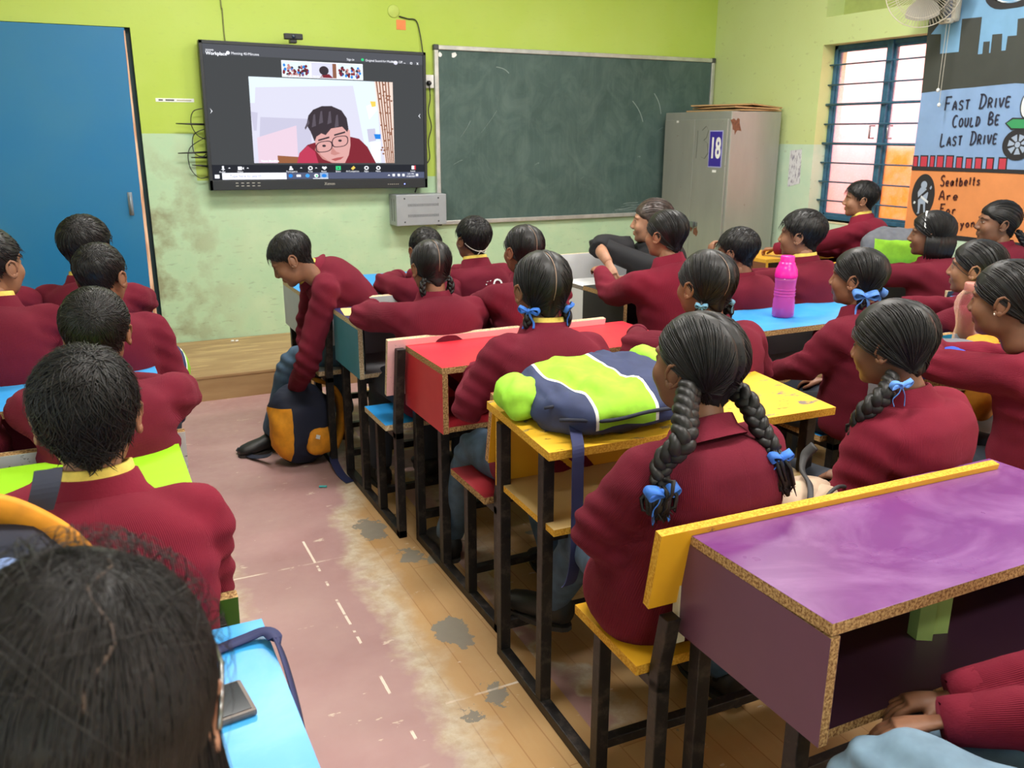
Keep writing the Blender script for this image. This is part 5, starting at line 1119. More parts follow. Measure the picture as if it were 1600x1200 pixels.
person('girl in left profile with one plait and light blue ribbon on the yellow bench', (1.685, 1.39, .985), (1.735, 1.42), H_girl(49, mode='none', n=1500, thick=.018, rib=None, ties=[(-.45, -.78, -.55), (.30, -.82, -.60)], pl=False,
       extra=wpath(brP, [.024, .023, .022, .018], 3, RIBL, (1.615, 1.302, .925), .030, (1.55, 1.36, .785),   .02, loose=True, snap=False)), seed=49, k=1.0, hw=1.1, hyaw=.34, hpitch=-.10, hs=.86, group='girls at the middle desks', vox=.009, sk=2, sweater=KNIT2, fold_amp=.007, body_yaw=.12, N=(1.715, 1.345, .862), arms=('down', 'down'))
# ---- window column
person('girl leaning on the navy black desk with one hand raised', (2.165, 2.96, 1.065), (2.27, 2.97), H_girl(50, mode='none', n=600, thick=.014, ties=[(.25, -.85, -.55), (-.25, -.85, -.55)], pl=False), seed=50, hs=.84, k=1.05, group='pupils at the window side desks', hyaw=.30, body_yaw=-.1, sk=1, sweater=KNIT2,
       arms=(((2.09, 3.24, .78), (2.16, 3.44, .845)), ((2.56, 3.16, .80), (2.635, 3.24, .905))), hands=(.8, .75), hand_dir=(((.1, .6, .1), (-.3, 0, 1)), ((.25, .3, 1), (-.9, .3, .2))))
person('boy with thick dark hair at the middle of the navy black desk', (2.58, 2.99, .965), (2.60, 2.96), H_boy(51, n=900, thick=.019, length=.045), seed=51, hs=.86, k=.95, eyes=False, group='pupils at the window side desks', hpitch=-.08, hyaw=.30)
person('boy in left profile with a yellow collar behind the pink bottle', (2.955, 3.00, 1.02), (2.98, 2.93), H_boy(52, n=1000, thick=.020, length=.045, side_t=.3), seed=52, k=1.0, collar=True, group='pupils at the window side desks', sk=1, hyaw=.52)
person('tall boy in profile in front of the blue window', (4.065, 3.69, 1.105), (4.06, 3.64), H_boy(53, n=900, thick=.018, length=.045, side_t=.3), seed=53, hs=.86, k=1.0, collar=True, group='pupils at the window side desks', sk=1, sweater=KNIT2, hyaw=.86, body_yaw=.55, arms=(((3.87, 3.84, .84), (3.80, 4.05, .80)), 'desk'), hands=(.7, .5))
def band(p, Mh, O, h):
    b = MB(); P = []
    for a in np.linspace(-1.25, 1.25, 24):
        d = np.array([math.sin(a) * 1.0, .28, math.cos(a)]); d /= np.linalg.norm(d); P.append(Mh @ Vector(d * (scalp(d[None])[0] + .0185)))
    b.ribbon(P, [Mh.to_3x3() @ Vector((0, .008, 0))] * 24, .0014); tag(b.build('hair_band', wh, p, O), 'white hair band')
    b = MB(); rg = np.random.default_rng(5)
    for i in range(260):
        az = rg.uniform(1.45, 2 * PI - 1.45); d = dir_of(np.array(az), np.array(.12)); r = scalp(d[None])[0]; P0 = Vector(d * (r + .017)); out = Vector((d[0], d[1], 0)).normalized()
        b.tube([Mh @ P0, Mh @ (P0 + Vector((0, 0, -.04)) + out * .008), Mh @ (P0 + Vector((0, 0, -.085)) + out * .004), Mh @ (P0 + Vector((0, 0, -.112 - rg.uniform(0, .012))) + out * .0)], [.006, .007, .006, .002], 5)
    b.build('bob_ends', HAIR, h, O, smooth=True)
person('girl with a chin length bob and white hair band by the mural', (3.645, 2.86, 1.005), (3.66, 2.82), H_girl(54, mode='bob', n=700, thick=.020, pl=False, ties=[(.8, -.45, -.30), (-.8, -.45, -.30)], extra=band), seed=54, hs=.9, k=1.0, group='pupils at the window side desks', sk=2, hyaw=.64, arms=(((3.47, 3.02, .80), (3.50, 3.22, .80)), 'desk'))
person('girl with a plait down her back sitting in front of the orange mural', (4.135, 2.87, 1.04), (4.18, 2.82), H_girl(55, mode='none', n=700, thick=.012, pl=False, ties=[(.15, -.88, -.45)], part=True, extra=wpath([(4.175, 2.78, 1.01), (4.215, 2.76, .95), (4.25, 2.76, .88), (4.27, 2.77, .82)], [.017, .018, .017, .012], 7, RIB, bows=False)), seed=55, k=1.0, group='pupils at the window side desks', sk=2, hyaw=.92, hpitch=.08)
person('girl in profile behind the clear pink bottle', (2.985, 2.13, .985), (3.02, 2.08), H_girl(56, n=600, thick=.014, rib=None, mode='none', pl=False, ties=[(.25, -.85, -.6), (-.25, -.85, -.6)]), seed=56, hs=.88, k=1.0, group='pupils at the window side desks', sk=1, hyaw=.46, arms=(((2.90, 2.24, .73), (3.02, 2.40, .68)), 'desk'))
person('girl with two light blue ribbon bows at the sky blue desk', (2.375, 2.13, .99), (2.40, 2.09), H_girl(57, n=800, thick=.014, rib=RIBL, bowsz=.040, pl=False, mode='loop'), seed=57, hs=.86, k=.98, group='pupils at the window side desks', hyaw=.42, eyes=False, arms=(((2.20, 2.15, .70), (2.26, 2.36, .62)), 'down'), collar=False, legs='sit')
def stud(p, Mh, O, h): MB().ell(Mh @ Vector((-.083, .004, -.026)), (.004, .004, .004), None, 10, 8).build('ear_stud', plain('pearl', srgb(240, 236, 230), .2), p, O, smooth=True)
person('girl at the right edge with a pearl ear stud, arms folded on the bag', (2.30, 1.53, 1.02), (2.42, 1.44), H_girl(58, mode='none', n=1000, thick=.013, pl=False, ties=[(.2, -.85, -.55), (-.3, -.82, -.55)], extra=stud), seed=58, k=1.02, group='pupils at the window side desks', vox=.010, sk=2, sweater=KNIT2, hyaw=.30, hpitch=-.05, N=(2.38, 1.46, .905), arms=(((2.25, 1.70, .80), (2.40, 1.84, .84)), 'desk'), fold_amp=.007)
# ---- foreground right: only sleeves, hands and knees show
person('child at the right foreground edge on the purple bench with hands between knees', (1.30, .47, 1.05), (1.22, .53), H_boy(59, n=300), seed=59, eyes=False, group='pupils at the middle desks in front', pants=JEANL, sweater=KNIT2, vox=.009, body_yaw=.35, k=1.02, arms=(((1.29, .60, .63), (1.12, .735, .585)), ((1.40, .66, .66), (1.20, .78, .575))), hands=(.35, .35), hand_dir=(((-.75, .5, -.25), (.1, .2, 1)), ((-.75, .45, -.2), (.1, .2, 1))),
       legs={-1: ((1.0, .735, .535), (.975, .93, .085)), 1: ((1.17, .78, .49), (1.16, .95, .085))})

# ---- teacher beside the white desk
tr_p = person('seated woman teacher in a black shawl with hair tied back, leaning by the white desk', (2.80, 3.96, 1.005), (2.93, 4.06), H_girl(61, mode='bun', n=700, thick=.010, rib=None, pl=False, part=False, ties=[(0, -.95, .05)], m=HAIRB), seed=61, hs=1.03, k=1.06, sk=3, hyaw=.92, body_yaw=.75, sweater=SHAWL, group='teachers and grown-ups', hpitch=.04, hump=.01,
       arms=(((2.50, 4.02, .885), (2.42, 3.79, .835)), ((2.86, 3.80, .70), (2.62, 3.86, .72))), hands=(.45, .4), hand_dir=(((-.05, -.65, -.75), (-.75, -.35, .55)), None), neckband=False, sleeve=.22)
b = MB(); O = (2.93, 4.06, 0); Nn = Vector((2.865, 4.0, .868)); rt_ = rz(.75) @ Vector((1, 0, 0)); ff_ = rz(.75) @ Vector((0, 1, 0))
loft(b, [(Nn + Vector((0, 0, dz)) + ff_ * fo, rt_ * la_, ff_ * de_) for dz, la_, de_, fo in ((.075, .062, .060, .015), (.05, .085, .080, .01), (.01, .115, .098, 0), (-.04, .165, .118, 0), (-.10, .195, .135, .01), (-.17, .200, .145, .01), (-.25, .190, .145, .01))], 30)
b.tube([(2.70, 4.04, .85), (2.60, 4.04, .875), (2.52, 4.03, .885), (2.475, 3.97, .872)], [.085, .072, .062, .050], 14)
for k in range(3): b.tube([Nn + rt_ * (.13 + .02 * k) * math.cos(a) + ff_ * (.105 + .02 * k) * math.sin(a) + Vector((0, 0, .03 - .05 * k - .035 * math.sin(a + .4 * k))) for a in np.linspace(-.5, 3.6, 16)], .020, 8)
q = b.build('shawl', SHAWL, tr_p, O, remesh=.010, sm=4, smooth=True); fold(q, 3.3, .012, [])
q.data.polygons.foreach_set('use_smooth', [True] * len(q.data.polygons))
tag(MB().lathe([(0, .445), (.15, .445), (.155, .43), (.15, .415), (.05, .41), (.04, .05), (.14, .03), (.14, 0), (0, 0)], (2.95, 4.07, 0), 24).build('stool', lam('stool_wood', srgb(140, 96, 60)), origin=(2.95, 4.07, 0)), 'plain wooden stool under the teacher', 'stool')
# ---- the nearest head, left foreground
def hair_loose(p, Mh, O):
    rg = np.random.default_rng(71); b = MB(); mask = hairline(-.95, .60, -.30)
    g = nz(71, 6); cap_mesh(b, lambda Dd: np.full(Dd.shape[:-1], .017), mask, 0, lambda Dd: g(Dd) * .004)
    b.ell((0, -.040, -.085), (.082, .060, .115), None, 24, 16); b.ell((0, -.045, -.15), (.088, .055, .10), None, 24, 16)
    wd = np.array([.17, -.12, .95]); wd /= np.linalg.norm(wd); paths = []
    for i in range(5200):
        a = rg.uniform(0, 2 * PI)
        if math.cos(a) > .62: continue
        end = np.array([math.sin(a), math.cos(a), -.12 + rg.normal() * .04]); end /= np.linalg.norm(end)
        full = slerp_path(wd, end, 24); i0 = int(rg.uniform(0, 13)); q = full[np.linspace(i0, 23, 8).astype(int)] + rg.normal(size=3) * .035 * np.linspace(1, .3, 8)[:, None]; q /= np.linalg.norm(q, axis=1)[:, None]
        off = .0165 * rg.uniform(.92, 1.22); pts = [x * (scalp(x[None])[0] + off) for x in q]
        e_ = pts[-1]; ln = rg.uniform(.10, .24); fl = rg.normal(size=3) * .005
        for k in range(1, 6): pts.append(e_ + np.array([e_[0] * .07 * k / 5, e_[1] * .05 * k / 5, -ln * k / 5]) + fl * (k / 5))
        paths.append(np.array(pts))
    for i in range(200):                                                           # flyaway hairs
        a = rg.uniform(0, 2 * PI); st = wd + rg.normal(size=3) * .35; st /= np.linalg.norm(st); en = st + rg.normal(size=3) * .5; en /= np.linalg.norm(en); q = slerp_path(st, en, 8)
        paths.append(np.array([x * (scalp(x[None])[0] + .018 + .016 * math.sin(PI * u)) for x, u in zip(q, np.linspace(0, 1, 8))]))
    strands(b, paths[:-200], .0010); strands(b, paths[-200:], .0004); h = bake_hair(p, b, Mh, O, HAIRG)
    b = MB(); P = []
    for i, u in enumerate(np.linspace(0, 1, 16)):
        d = np.array([.17 + .05 * math.sin(i * .9), -.10 - .75 * u, .95 - .55 * u]); d /= np.linalg.norm(d); P.append(Vector(d * (scalp(d[None])[0] + .0188)))
    b.ribbon(P, [(.0018 * math.sin(PI * (i + 1) / 17) + .0003, 0, 0) for i in range(16)], .0006); bake_hair(h, b, Mh, O, plain('scalp_dark', srgb(84, 66, 56), .7), 'parting')
    b = MB()
    for s in (-1, 1):
        b.tube([(s * .070, .098, .012), (s * .086, .085, .014), (s * .0925, .04, .014), (s * .0915, .0, .012), (s * .088, -.02, -.008)], .0022, 8)
        b.tube([(s * (.034 + .026 * math.cos(a)), .104, .004 + .020 * math.sin(a)) for a in np.linspace(0, 2 * PI, 25)], .0018, 6)
    b.tube([(-.010, .106, .010), (0, .109, .013), (.010, .106, .010)], .0018, 6)
    tag(bake_hair(p, b, Mh, O, plain('spectacle_steel', srgb(150, 150, 150), .25, .9), 'spectacles'), 'thin metal spectacles')
person('nearest person in the left foreground, dark loose hair and spectacles seen from behind', (-.040, .60, 1.058), (-.10, .60), hair_loose, seed=71, hs=1.0, k=1.08, sk=3, hyaw=-.12, hpitch=-.12, eyes=True, sweater=SHAWL, group='teachers and grown-ups', arms=(((-.30, .80, .80), (-.22, 1.0, .775)), ((.02, .74, .70), (-.12, .93, .77))), sw=.118, N=(-.055, .575, .885), neckband=False)
# ================================================================= THINGS ON THE DESKS AND THE FLOOR
NAVYC = plain('bag_navy', srgb(46, 54, 88), .8, var=.2, scale=30); LIMEC = plain('bag_lime', srgb(150, 210, 50), .75, var=.15, scale=40); ORGC = plain('bag_orange', srgb(228, 148, 28), .75, var=.25, scale=25); DNAVY = plain('bag_dark_navy', srgb(30, 34, 52), .8); WPIPE = plain('piping_white', srgb(232, 232, 228), .6); DENIM = plain('bag_denim', srgb(122, 146, 196), .85, var=.15, scale=12); BEIGE = plain('bag_beige', srgb(196, 170, 146), .85, var=.15, scale=20); DTRIM = plain('bag_trim', srgb(58, 56, 58), .7); GREYC = plain('bag_grey', srgb(104, 106, 114), .75); BLUEC = plain('bag_blue', srgb(44, 76, 200), .7, var=.2); WEB = plain('webbing_navy', srgb(42, 48, 92), .75)
def pillow(b, c, r, R=None, e=.7, n=40, m=26, seed=0, amp=.012, matf=None, dent=None):
    """soft superellipsoid with cloth wrinkles; matf(local unit point) chooses the slot"""
    R = R or Matrix.Identity(3); V = []; L = []
    pw = lambda x: math.copysign(abs(x) ** e, x)
    for i in range(m + 1):
        for j in range(n):
            a, t_ = PI * i / m, 2 * PI * j / n
            u = Vector((pw(math.sin(a)) * pw(math.cos(t_)), pw(math.sin(a)) * pw(math.sin(t_)), pw(math.cos(a)))); L.append(u)
            q = Vector((u.x * r[0], u.y * r[1], u.z * r[2])); nn = u.normalized() * (amp * noise.noise(q * 14 + Vector((seed, 0, 0))) + amp * .6 * noise.noise(Vector((q.x * 34, q.y * 18, q.z * 34 + seed))))
            V.append(Vector(c) + R @ (q + nn))
    for i in range(m):
        for j in range(n):
            f = (i * n + j, (i + 1) * n + j, (i + 1) * n + (j + 1) % n, i * n + (j + 1) % n); mi = 0
            if matf: u = (L[f[0]] + L[f[1]] + L[f[2]] + L[f[3]]) / 4; mi = matf(u)
            b.add([V[k] for k in f], [(0, 1, 2, 3)], mi)
    return b
def bagmat(name, base, c, R, r, bands):
    """cloth panels set by the bag's own axes: bands = (axis expr weights (x,y,z), low, high, colour, second axis limits or None)"""
    t = NT(name); e = R.to_euler(); mp = t.n('ShaderNodeMapping', vector_type='TEXTURE', i_0=t.obj(), i_1=tuple(c), i_2=tuple(e), i_3=tuple(r)); x, y, z = t.xyz(mp.outputs[0]); n = t.noise(t.obj(), 30, 3)
    col = srgb(*base)
    for (wx, lo, hi, cc, lim) in bands:
        s_ = {'x': x, 'y': y, 'z': z}[wx[0]]
        if len(wx) > 1: s_ = t.math('ADD', s_, t.math('MULTIPLY', t.math('SINE', t.math('ADD', t.math('MULTIPLY', y, 2.3), .4)), .17))
        k = t.math('MULTIPLY', t.math('GREATER_THAN', s_, lo), t.math('LESS_THAN', s_, hi))
        for (ax_, l2, h2) in lim or (): a_ = {'x': x, 'y': y, 'z': z}[ax_]; k = t.math('MULTIPLY', k, t.math('MULTIPLY', t.math('GREATER_THAN', a_, l2), t.math('LESS_THAN', a_, h2)))
        col = t.mix(k, col, srgb(*cc))
    col = t.mix(t.ramp(n, .35, .65, 0, .18), col, (.01, .01, .015, 1)); return t.set(col, .75, .3, bump=t.noise(t.obj(), 300, 2), bs=.1, bd=.001)
def weld(o, d=.0004):
    bm = bmesh.new(); bm.from_mesh(o.data); bmesh.ops.remove_doubles(bm, verts=bm.verts[:], dist=d); bmesh.ops.recalc_face_normals(bm, faces=bm.faces[:]); bm.to_mesh(o.data); bm.free()
    o.data.polygons.foreach_set('use_smooth', [True] * len(o.data.polygons)); return o
def E3(x=0, y=0, z=0): return (Matrix.Rotation(z, 3, 'Z') @ Matrix.Rotation(y, 3, 'Y') @ Matrix.Rotation(x, 3, 'X'))
# green and navy backpack lying on the yellow desk
O = (1.17, 1.86, .77); r = empty('backpack', O, 'lime green and navy backpack with white piping lying on the yellow desk', 'bag', 'school bags')
R = E3(.10, -.06, -.18); c0 = Vector((1.165, 1.845, .822))
def mg(u):
    s = u.x + .16 * math.sin(u.y * 2.2 + .3)
    return 1 if -.34 < s < .30 and u.z > -.2 else (2 if (-.40 < s <= -.34 or .30 <= s < .35) and u.z > -.2 else 0)
weld(pillow(MB(), c0, (.205, .195, .062), R, .72, 60, 40, 3, .018).build('bag_body', bagmat('bag_green_navy', (52, 60, 94), c0 - Vector(O), R, (.205, .195, .062), [('xs', -.58, .24, (232, 232, 228), [('z', -.25, 2)]), ('xs', -.54, .20, (150, 206, 52), [('z', -.25, 2)])]), r, O))
for s, cc in ((-1, (-.205, .035, .005)), (1, (.20, .10, .0))):
    weld(pillow(MB(), c0 + R @ Vector(cc), (.062, .085, .050), R @ E3(0, 0, .25 * s), .85, 30, 20, 8 + s, .016).build('side_pocket', LIMEC, r, O))
zb = MB(); P = [c0 + R @ Vector((x, -.199 + .05 * abs(x) * 4 * abs(x) * 5, .012 + .004 * math.sin(x * 30))) for x in np.linspace(-.17, .17, 18)]
zb.tube(P, .005, 8); zb.build('zip', DNAVY, r, O, smooth=True)
b = MB(); P = [c0 + R @ Vector((x, -.10 + .02 * math.sin(x * 12), .050 - abs(x) * .12)) for x in np.linspace(-.19, -.07, 8)]; b.tube(P, .004, 8); b.build('zip', DNAVY, r, O, smooth=True)
P, _ = interp([(1.03, 1.75, .80), (1.00, 1.68, .775), (.985, 1.645, .755), (.982, 1.640, .70), (.985, 1.643, .60), (.982, 1.640, .48), (.972, 1.640, .42), (.96, 1.640, .405)], [1] * 8, 5)
MB().ribbon(P, (.017, .002, 0), .0012).build('strap', WEB, r, O)
# orange and navy backpack on the floor in the bending boy's hand
O = (.80, 3.83, 0); r = empty('backpack', O, 'navy and orange backpack standing on the floor in the bending boy\'s hand', 'bag', 'school bags')
R = E3(-.10, .05, .28); c0 = Vector((.795, 3.82, .185))
def mo(u): return 1 if (u.x < -.62 and u.z < .55) else 0
weld(pillow(MB(), c0, (.145, .105, .185), R, .75, 46, 32, 5, .014).build('bag_body', bagmat('bag_navy_orange', (34, 38, 56), c0 - Vector(O), R, (.145, .105, .185), [('x', -3, -.60, (226, 150, 36), [('z', -3, .5)])]), r, O))
weld(pillow(MB(), c0 + R @ Vector((.045, -.098, -.075)), (.072, .028, .062), R, .6, 30, 20, 9, .008).build('front_pocket', ORGC, r, O))
MB().box(-.028, .012, -.003, .001, -.008, .010, M=Matrix.Translation(c0 + R @ Vector((.03, -.1275, -.055))) @ R.to_4x4() @ Matrix.Rotation(.35, 4, 'Y')).build('name_tag', wh, r, O)
P, _ = interp([c0 + R @ Vector(q) for q in ((.10, .04, .19), (.165, -.02, .15), (.185, -.05, .05), (.17, -.05, -.06), (.14, -.04, -.13))], [1] * 5, 6)
MB().ribbon(P, R @ Vector((.004, .036, .004)), .008).build('shoulder_strap', ORGC, r, O, smooth=True)
P, _ = interp([c0 + R @ Vector((-.145, .02, -.12)), Vector((.63, 3.86, .035)), Vector((.58, 3.95, .012)), Vector((.535, 4.06, .02))], [1] * 4, 6)
MB().ribbon(P, (.008, .015, .002), .0015).build('strap', DNAVY, r, O)
P, _ = interp([c0 + R @ Vector((.13, -.05, -.15)), Vector((.905, 3.68, .03)), Vector((.905, 3.56, .006)), Vector((.915, 3.46, .006))], [1] * 4, 6)
MB().ribbon(P, (.019, .004, 0), .0015).build('strap', WEB, r, O)
# beige bag between the two girls on the yellow bench
O = (1.43, 1.36, .445); r = empty('backpack', O, 'beige bag with dark grey trim wedged between the two girls on the yellow bench', 'bag', 'school bags')
R = E3(-.18, 0, .2); c0 = Vector((1.435, 1.375, .565))
weld(pillow(MB(), c0, (.125, .085, .125), R, .75, 40, 28, 12, .010).build('bag_body', BEIGE, r, O))
weld(pillow(MB(), c0 + R @ Vector((.02, -.05, .03)), (.075, .05, .085), R, .8, 30, 20, 14, .007).build('front_pocket', BEIGE, r, O))
for k in (-1, 1):
    P = [c0 + R @ Vector((.02 + .078 * k * math.sin(a) ** 1.0 * 1.0, -.085 - .012 * math.cos(a), .03 + .088 * math.cos(a))) for a in np.linspace(-.05, 1.7, 14)]
    MB().tube(P, .0045, 8).build('piping', DTRIM, r, O, smooth=True)
P, _ = interp([c0 + R @ Vector(q) for q in ((-.12, -.06, .0), (-.09, -.09, .07), (-.03, -.06, .125), (.03, .0, .14), (.07, .02, .165), (.085, .0, .19))], [1] * 6, 6); MB().ribbon(P, R @ Vector((.004, .010, .006)), .004).build('strap', DTRIM, r, O, smooth=True)
# denim blue and orange bag at the left edge on the cyan desk
O = (-.2, 1.10, .752); r = empty('backpack', O, 'denim blue and orange bag standing on the cyan desk at the left edge', 'bag', 'school bags')
weld(pillow(MB(), (-.20, 1.115, .885), (.155, .055, .135), E3(.1, 0, 0), .7, 40, 28, 21, .01).build('bag_body', DNAVY, r, O))
weld(pillow(MB(), (-.19, 1.075, .875), (.125, .055, .125), E3(.1, 0, 0), .75, 40, 28, 22, .008).build('front_pocket', DENIM, r, O))
P = [Vector((-.19 + .098 * math.sin(a), 1.040 - .0 * a, .885 + .105 * math.cos(a))) for a in np.linspace(.1, 1.7, 14)]; MB().tube(P, .0045, 8).build('zip', DTRIM, r, O, smooth=True)
P, _ = interp([(-.335, 1.11, .90), (-.31, 1.115, .99), (-.24, 1.12, 1.035), (-.15, 1.12, 1.04), (-.09, 1.115, 1.005), (-.05, 1.11, .95), (-.035, 1.105, .88)], [1] * 7, 7)
Wv = []
for i in range(len(P)):
    t_ = (P[min(i + 1, len(P) - 1)] - P[max(i - 1, 0)]).normalized(); Wv.append((t_.cross(Vector((0, 1, 0))).normalized() * .020 + Vector((0, -.006, 0))))
MB().ribbon(P, Wv, .006).build('shoulder_strap', ORGC, r, O, smooth=True)
P, _ = interp([(-.09, 1.13, 1.02), (-.08, 1.14, 1.045), (-.075, 1.165, 1.06)], [1] * 3, 5); MB().ribbon(P, (.016, 0, 0), .002).build('strap', DNAVY, r, O)
# bag hanging at the far end of the left column
O = (.21, 3.56, 0); r = empty('backpack', O, 'navy bag with lime edging hanging from a desk end near the podium', 'bag', 'school bags')
def ml(u): return 1 if u.x > .78 else (2 if .70 < u.x <= .78 else 0)
weld(pillow(MB(), (.245, 3.58, .505), (.062, .17, .165), E3(0, .1, .1), .85, 44, 30, 31, .01).build('bag_body', bagmat('bag_navy_lime', (46, 54, 88), Vector((.245, 3.58, .505)) - Vector(O), E3(0, .1, .1), (.062, .17, .165), [('x', .45, 3, (232, 232, 228), None), ('x', .55, 3, (150, 206, 52), None)]), r, O))
MB().ribbon([(.235, 3.58, .66), (.21, 3.58, .73), (.176, 3.58, .755), (.15, 3.58, .754)], (0, .014, 0), .0015).build('strap', WEB, r, O)
# grey and lime bag on the desk by the window
O = (4.02, 3.30, .752); r = empty('backpack', O, 'grey edged lime bag on the desk below the window', 'bag', 'school bags')
def mgw(u): return 1 if (u.y < -.25 and abs(u.x) < .78 and -.75 < u.z < .62) else 0
weld(pillow(MB(), (4.02, 3.30, .872), (.235, .10, .115), E3(.15, 0, -.55), .7, 44, 28, 41, .014).build('bag_body', bagmat('bag_grey_lime', (104, 106, 114), Vector((4.02, 3.30, .872)) - Vector(O), E3(.15, 0, -.55), (.235, .10, .115), [('y', -3, -.2, (150, 206, 52), [('x', -.80, .80), ('z', -.8, .62)])]), r, O))
# blue and orange bag under the girl's arm on the right
O = (2.45, 1.78, .752); r = empty('backpack', O, 'royal blue bag with an orange pocket under the folded arms of the girl at right', 'bag', 'school bags')
weld(pillow(MB(), (2.42, 1.80, .785), (.20, .12, .045), E3(0, 0, .1), .7, 40, 26, 51, .012, lambda u: 1 if u.x > .25 else 0).build('bag_body', [BLUEC, GREYC], r, O))
weld(pillow(MB(), (2.40, 1.635, .695), (.075, .045, .070), E3(.2, .35, .2), .7, 30, 20, 52, .012).build('front_pocket', ORGC, r, O))
weld(pillow(MB(), (2.70, 1.86, .785), (.07, .05, .03), E3(0, 0, .3), .7, 30, 20, 53, .01).build('side_pocket', ORGC, r, O))
# ---- bottles
def plastic(name, c, tint=.8, rough=.12, depth=.65):
    if name in MATS: return MATS[name]
    t = NT(name); tr = t.n('ShaderNodeBsdfTransparent', i_0=tuple(1 - depth + depth * q for q in srgb(*c)[:3]) + (1,)); t.b.inputs['Base Color'].default_value = srgb(*c); t.b.inputs['Roughness'].default_value = rough; t.b.inputs['Specular IOR Level'].default_value = .8
    fr = t.n('ShaderNodeLayerWeight', i_0=.5).outputs[1]
    m = t.n('ShaderNodeMixShader', i_0=t.ramp(t.math('POWER', fr, 2.2), 0, 1, 1 - tint, .9), i_1=tr.outputs[0], i_2=t.b.outputs[0]); t.t.links.new(m.outputs[0], t.out.inputs[0]); MATS[name] = t.m; return t.m
O = (2.541, 2.64, .7505); r = empty('water_bottle', O, 'tall bright pink water bottle standing on the sky blue desk', 'bottle')
Z0 = .7505
MB().lathe([(0, .001), (.040, .001), (.044, .008), (.044, .05), (.0425, .06), (.0435, .068), (.041, .08), (.0405, .125), (.0425, .150), (.0435, .165), (.0415, .165), (.0385, .125), (.039, .08), (.041, .05), (.041, .010), (0, .008)], O, 36).build('bottle_body', plastic('pink_clear', (240, 110, 206), .62), r, O, smooth=True)
MB().lathe([(0, .0095), (.0402, .0115), (.0402, .05), (.0382, .098), (.0, .098)], O, 30).build('water', plastic('pink_water', (170, 80, 224), .5, .05), r, O, smooth=True)
MB().lathe([(.0445, .163), (.0455, .168), (.0452, .175), (.0425, .196), (.0375, .206), (.033, .216), (.0325, .222), (.029, .224), (.0285, .228), (.028, .247), (.026, .250), (0, .250)], O, 36).build('bottle_cap', plain('pink_cap', srgb(240, 36, 160), .25, var=.03), r, O, smooth=True)
b = MB()
for k in range(3): b.lathe([(.0430 - .0004 * k, .088 + .012 * k), (.0437 - .0004 * k, .091 + .012 * k), (.0430 - .0004 * k, .094 + .012 * k)], O, 36)
b.build('grip_ridge', plastic('pink_clear', (240, 110, 206), .62), r, O, smooth=True)
O = (2.74, 1.955, .7505); r = empty('water_bottle', O, 'clear pinkish water bottle with a brown pink cap in front of the profile girl', 'bottle')
prof = [(.0, .001), (.040, .001), (.044, .010), (.041, .045), (.036, .075), (.040, .11), (.047, .135), (.048, .155), (.042, .180), (.030, .198), (.022, .206)]
b = MB(); V = []; n_ = 48
full = prof + [(q[0] - .002, q[1] + .0015) for q in prof[::-1][:-1]]
for rr, zz in full:
    for j in range(n_):
        a = 2 * PI * j / n_; rp = rr * (1 + (.045 * math.sin(7 * a + zz * 30) if .05 < zz < .19 and rr > .025 else 0)); V.append((O[0] + rp * math.cos(a), O[1] + rp * math.sin(a), O[2] + zz))
Fc = [(i * n_ + j, i * n_ + (j + 1) % n_, (i + 1) * n_ + (j + 1) % n_, (i + 1) * n_ + j) for i in range(len(full) - 1) for j in range(n_)]
b.add(V, Fc); b.build('bottle_body', plastic('clear_rose', (236, 190, 180), .97, .05, .10), r, O, smooth=True)
MB().lathe([(.0245, .200), (.026, .202), (.026, .226), (.0235, .229), (0, .229)], O, 30).build('bottle_cap', plain('cap_rose', srgb(186, 120, 108), .45, var=.04), r, O, smooth=True)
# ---- small things
M = Matrix.Translation((.045, 1.02, .7508)) @ Matrix.Rotation(.12, 4, 'Z')
O = (.045, 1.02, .75); r = empty('mobile_phone', O, 'dark mobile phone in a brown grey case lying on the cyan desk', 'phone')
MB().box(-.078, .078, -.038, .038, 0, .0095, M=M, bev=.004).build('phone_case', plain('case_brown', srgb(112, 100, 94), .45), r, O)
MB().box(-.072, .072, -.033, .033, .0092, .0104, M=M).build('phone_screen', plain('screen_glass', srgb(44, 48, 54), .08, var=.02), r, O)
P, _ = interp([(.02, 1.150, .754), (.09, 1.158, .7545), (.14, 1.168, .757), (.172, 1.165, .762), (.1815, 1.13, .757), (.184, 1.07, .735), (.184, 1.01, .70), (.184, .98, .66)], [1] * 8, 6)
Wv = []
for i in range(len(P)):
    t_ = (P[min(i + 1, len(P) - 1)] - P[max(i - 1, 0)]).normalized(); Wv.append((t_.cross(Vector((.9, 0, .5)) if i > 22 else Vector((0, 0, 1))).normalized()) * .011)
tag(MB().ribbon(P, Wv, .0012).build('strap', WEB, origin=(.1, 1.15, .75), smooth=True), 'dark navy webbing strap trailing over the right edge of the cyan desk', 'strap')
tag(MB().box(-.10, .07, -.06, .10, 0, .0012, M=Matrix.Translation((1.03, 3.47, .7505)) @ Matrix.Rotation(-.15, 4, 'Z')).build('paper_sheet', plain('paper_yellow', srgb(236, 200, 120), .8), origin=(1.03, 3.47, .75)), 'yellow paper sheet on the navy desk by the girl\'s elbow', 'paper')
O = (3.0, 3.30, .7505); r = empty('notebook', O, 'notebook with pale pages at the right end of the navy black desk', 'book')
M = Matrix.Translation(O) @ Matrix.Rotation(.15, 4, 'Z')
MB().box(-.07, .07, -.01, .16, .003, .016, M=M).build('pages', plain('pages', srgb(206, 196, 186), .9), r, O); b = MB(); b.box(-.072, .072, -.012, .162, 0, .003, M=M); b.box(-.072, .072, -.012, .162, .016, .019, M=M); b.build('cover', plain('book_cover', srgb(196, 188, 176), .6), r, O)
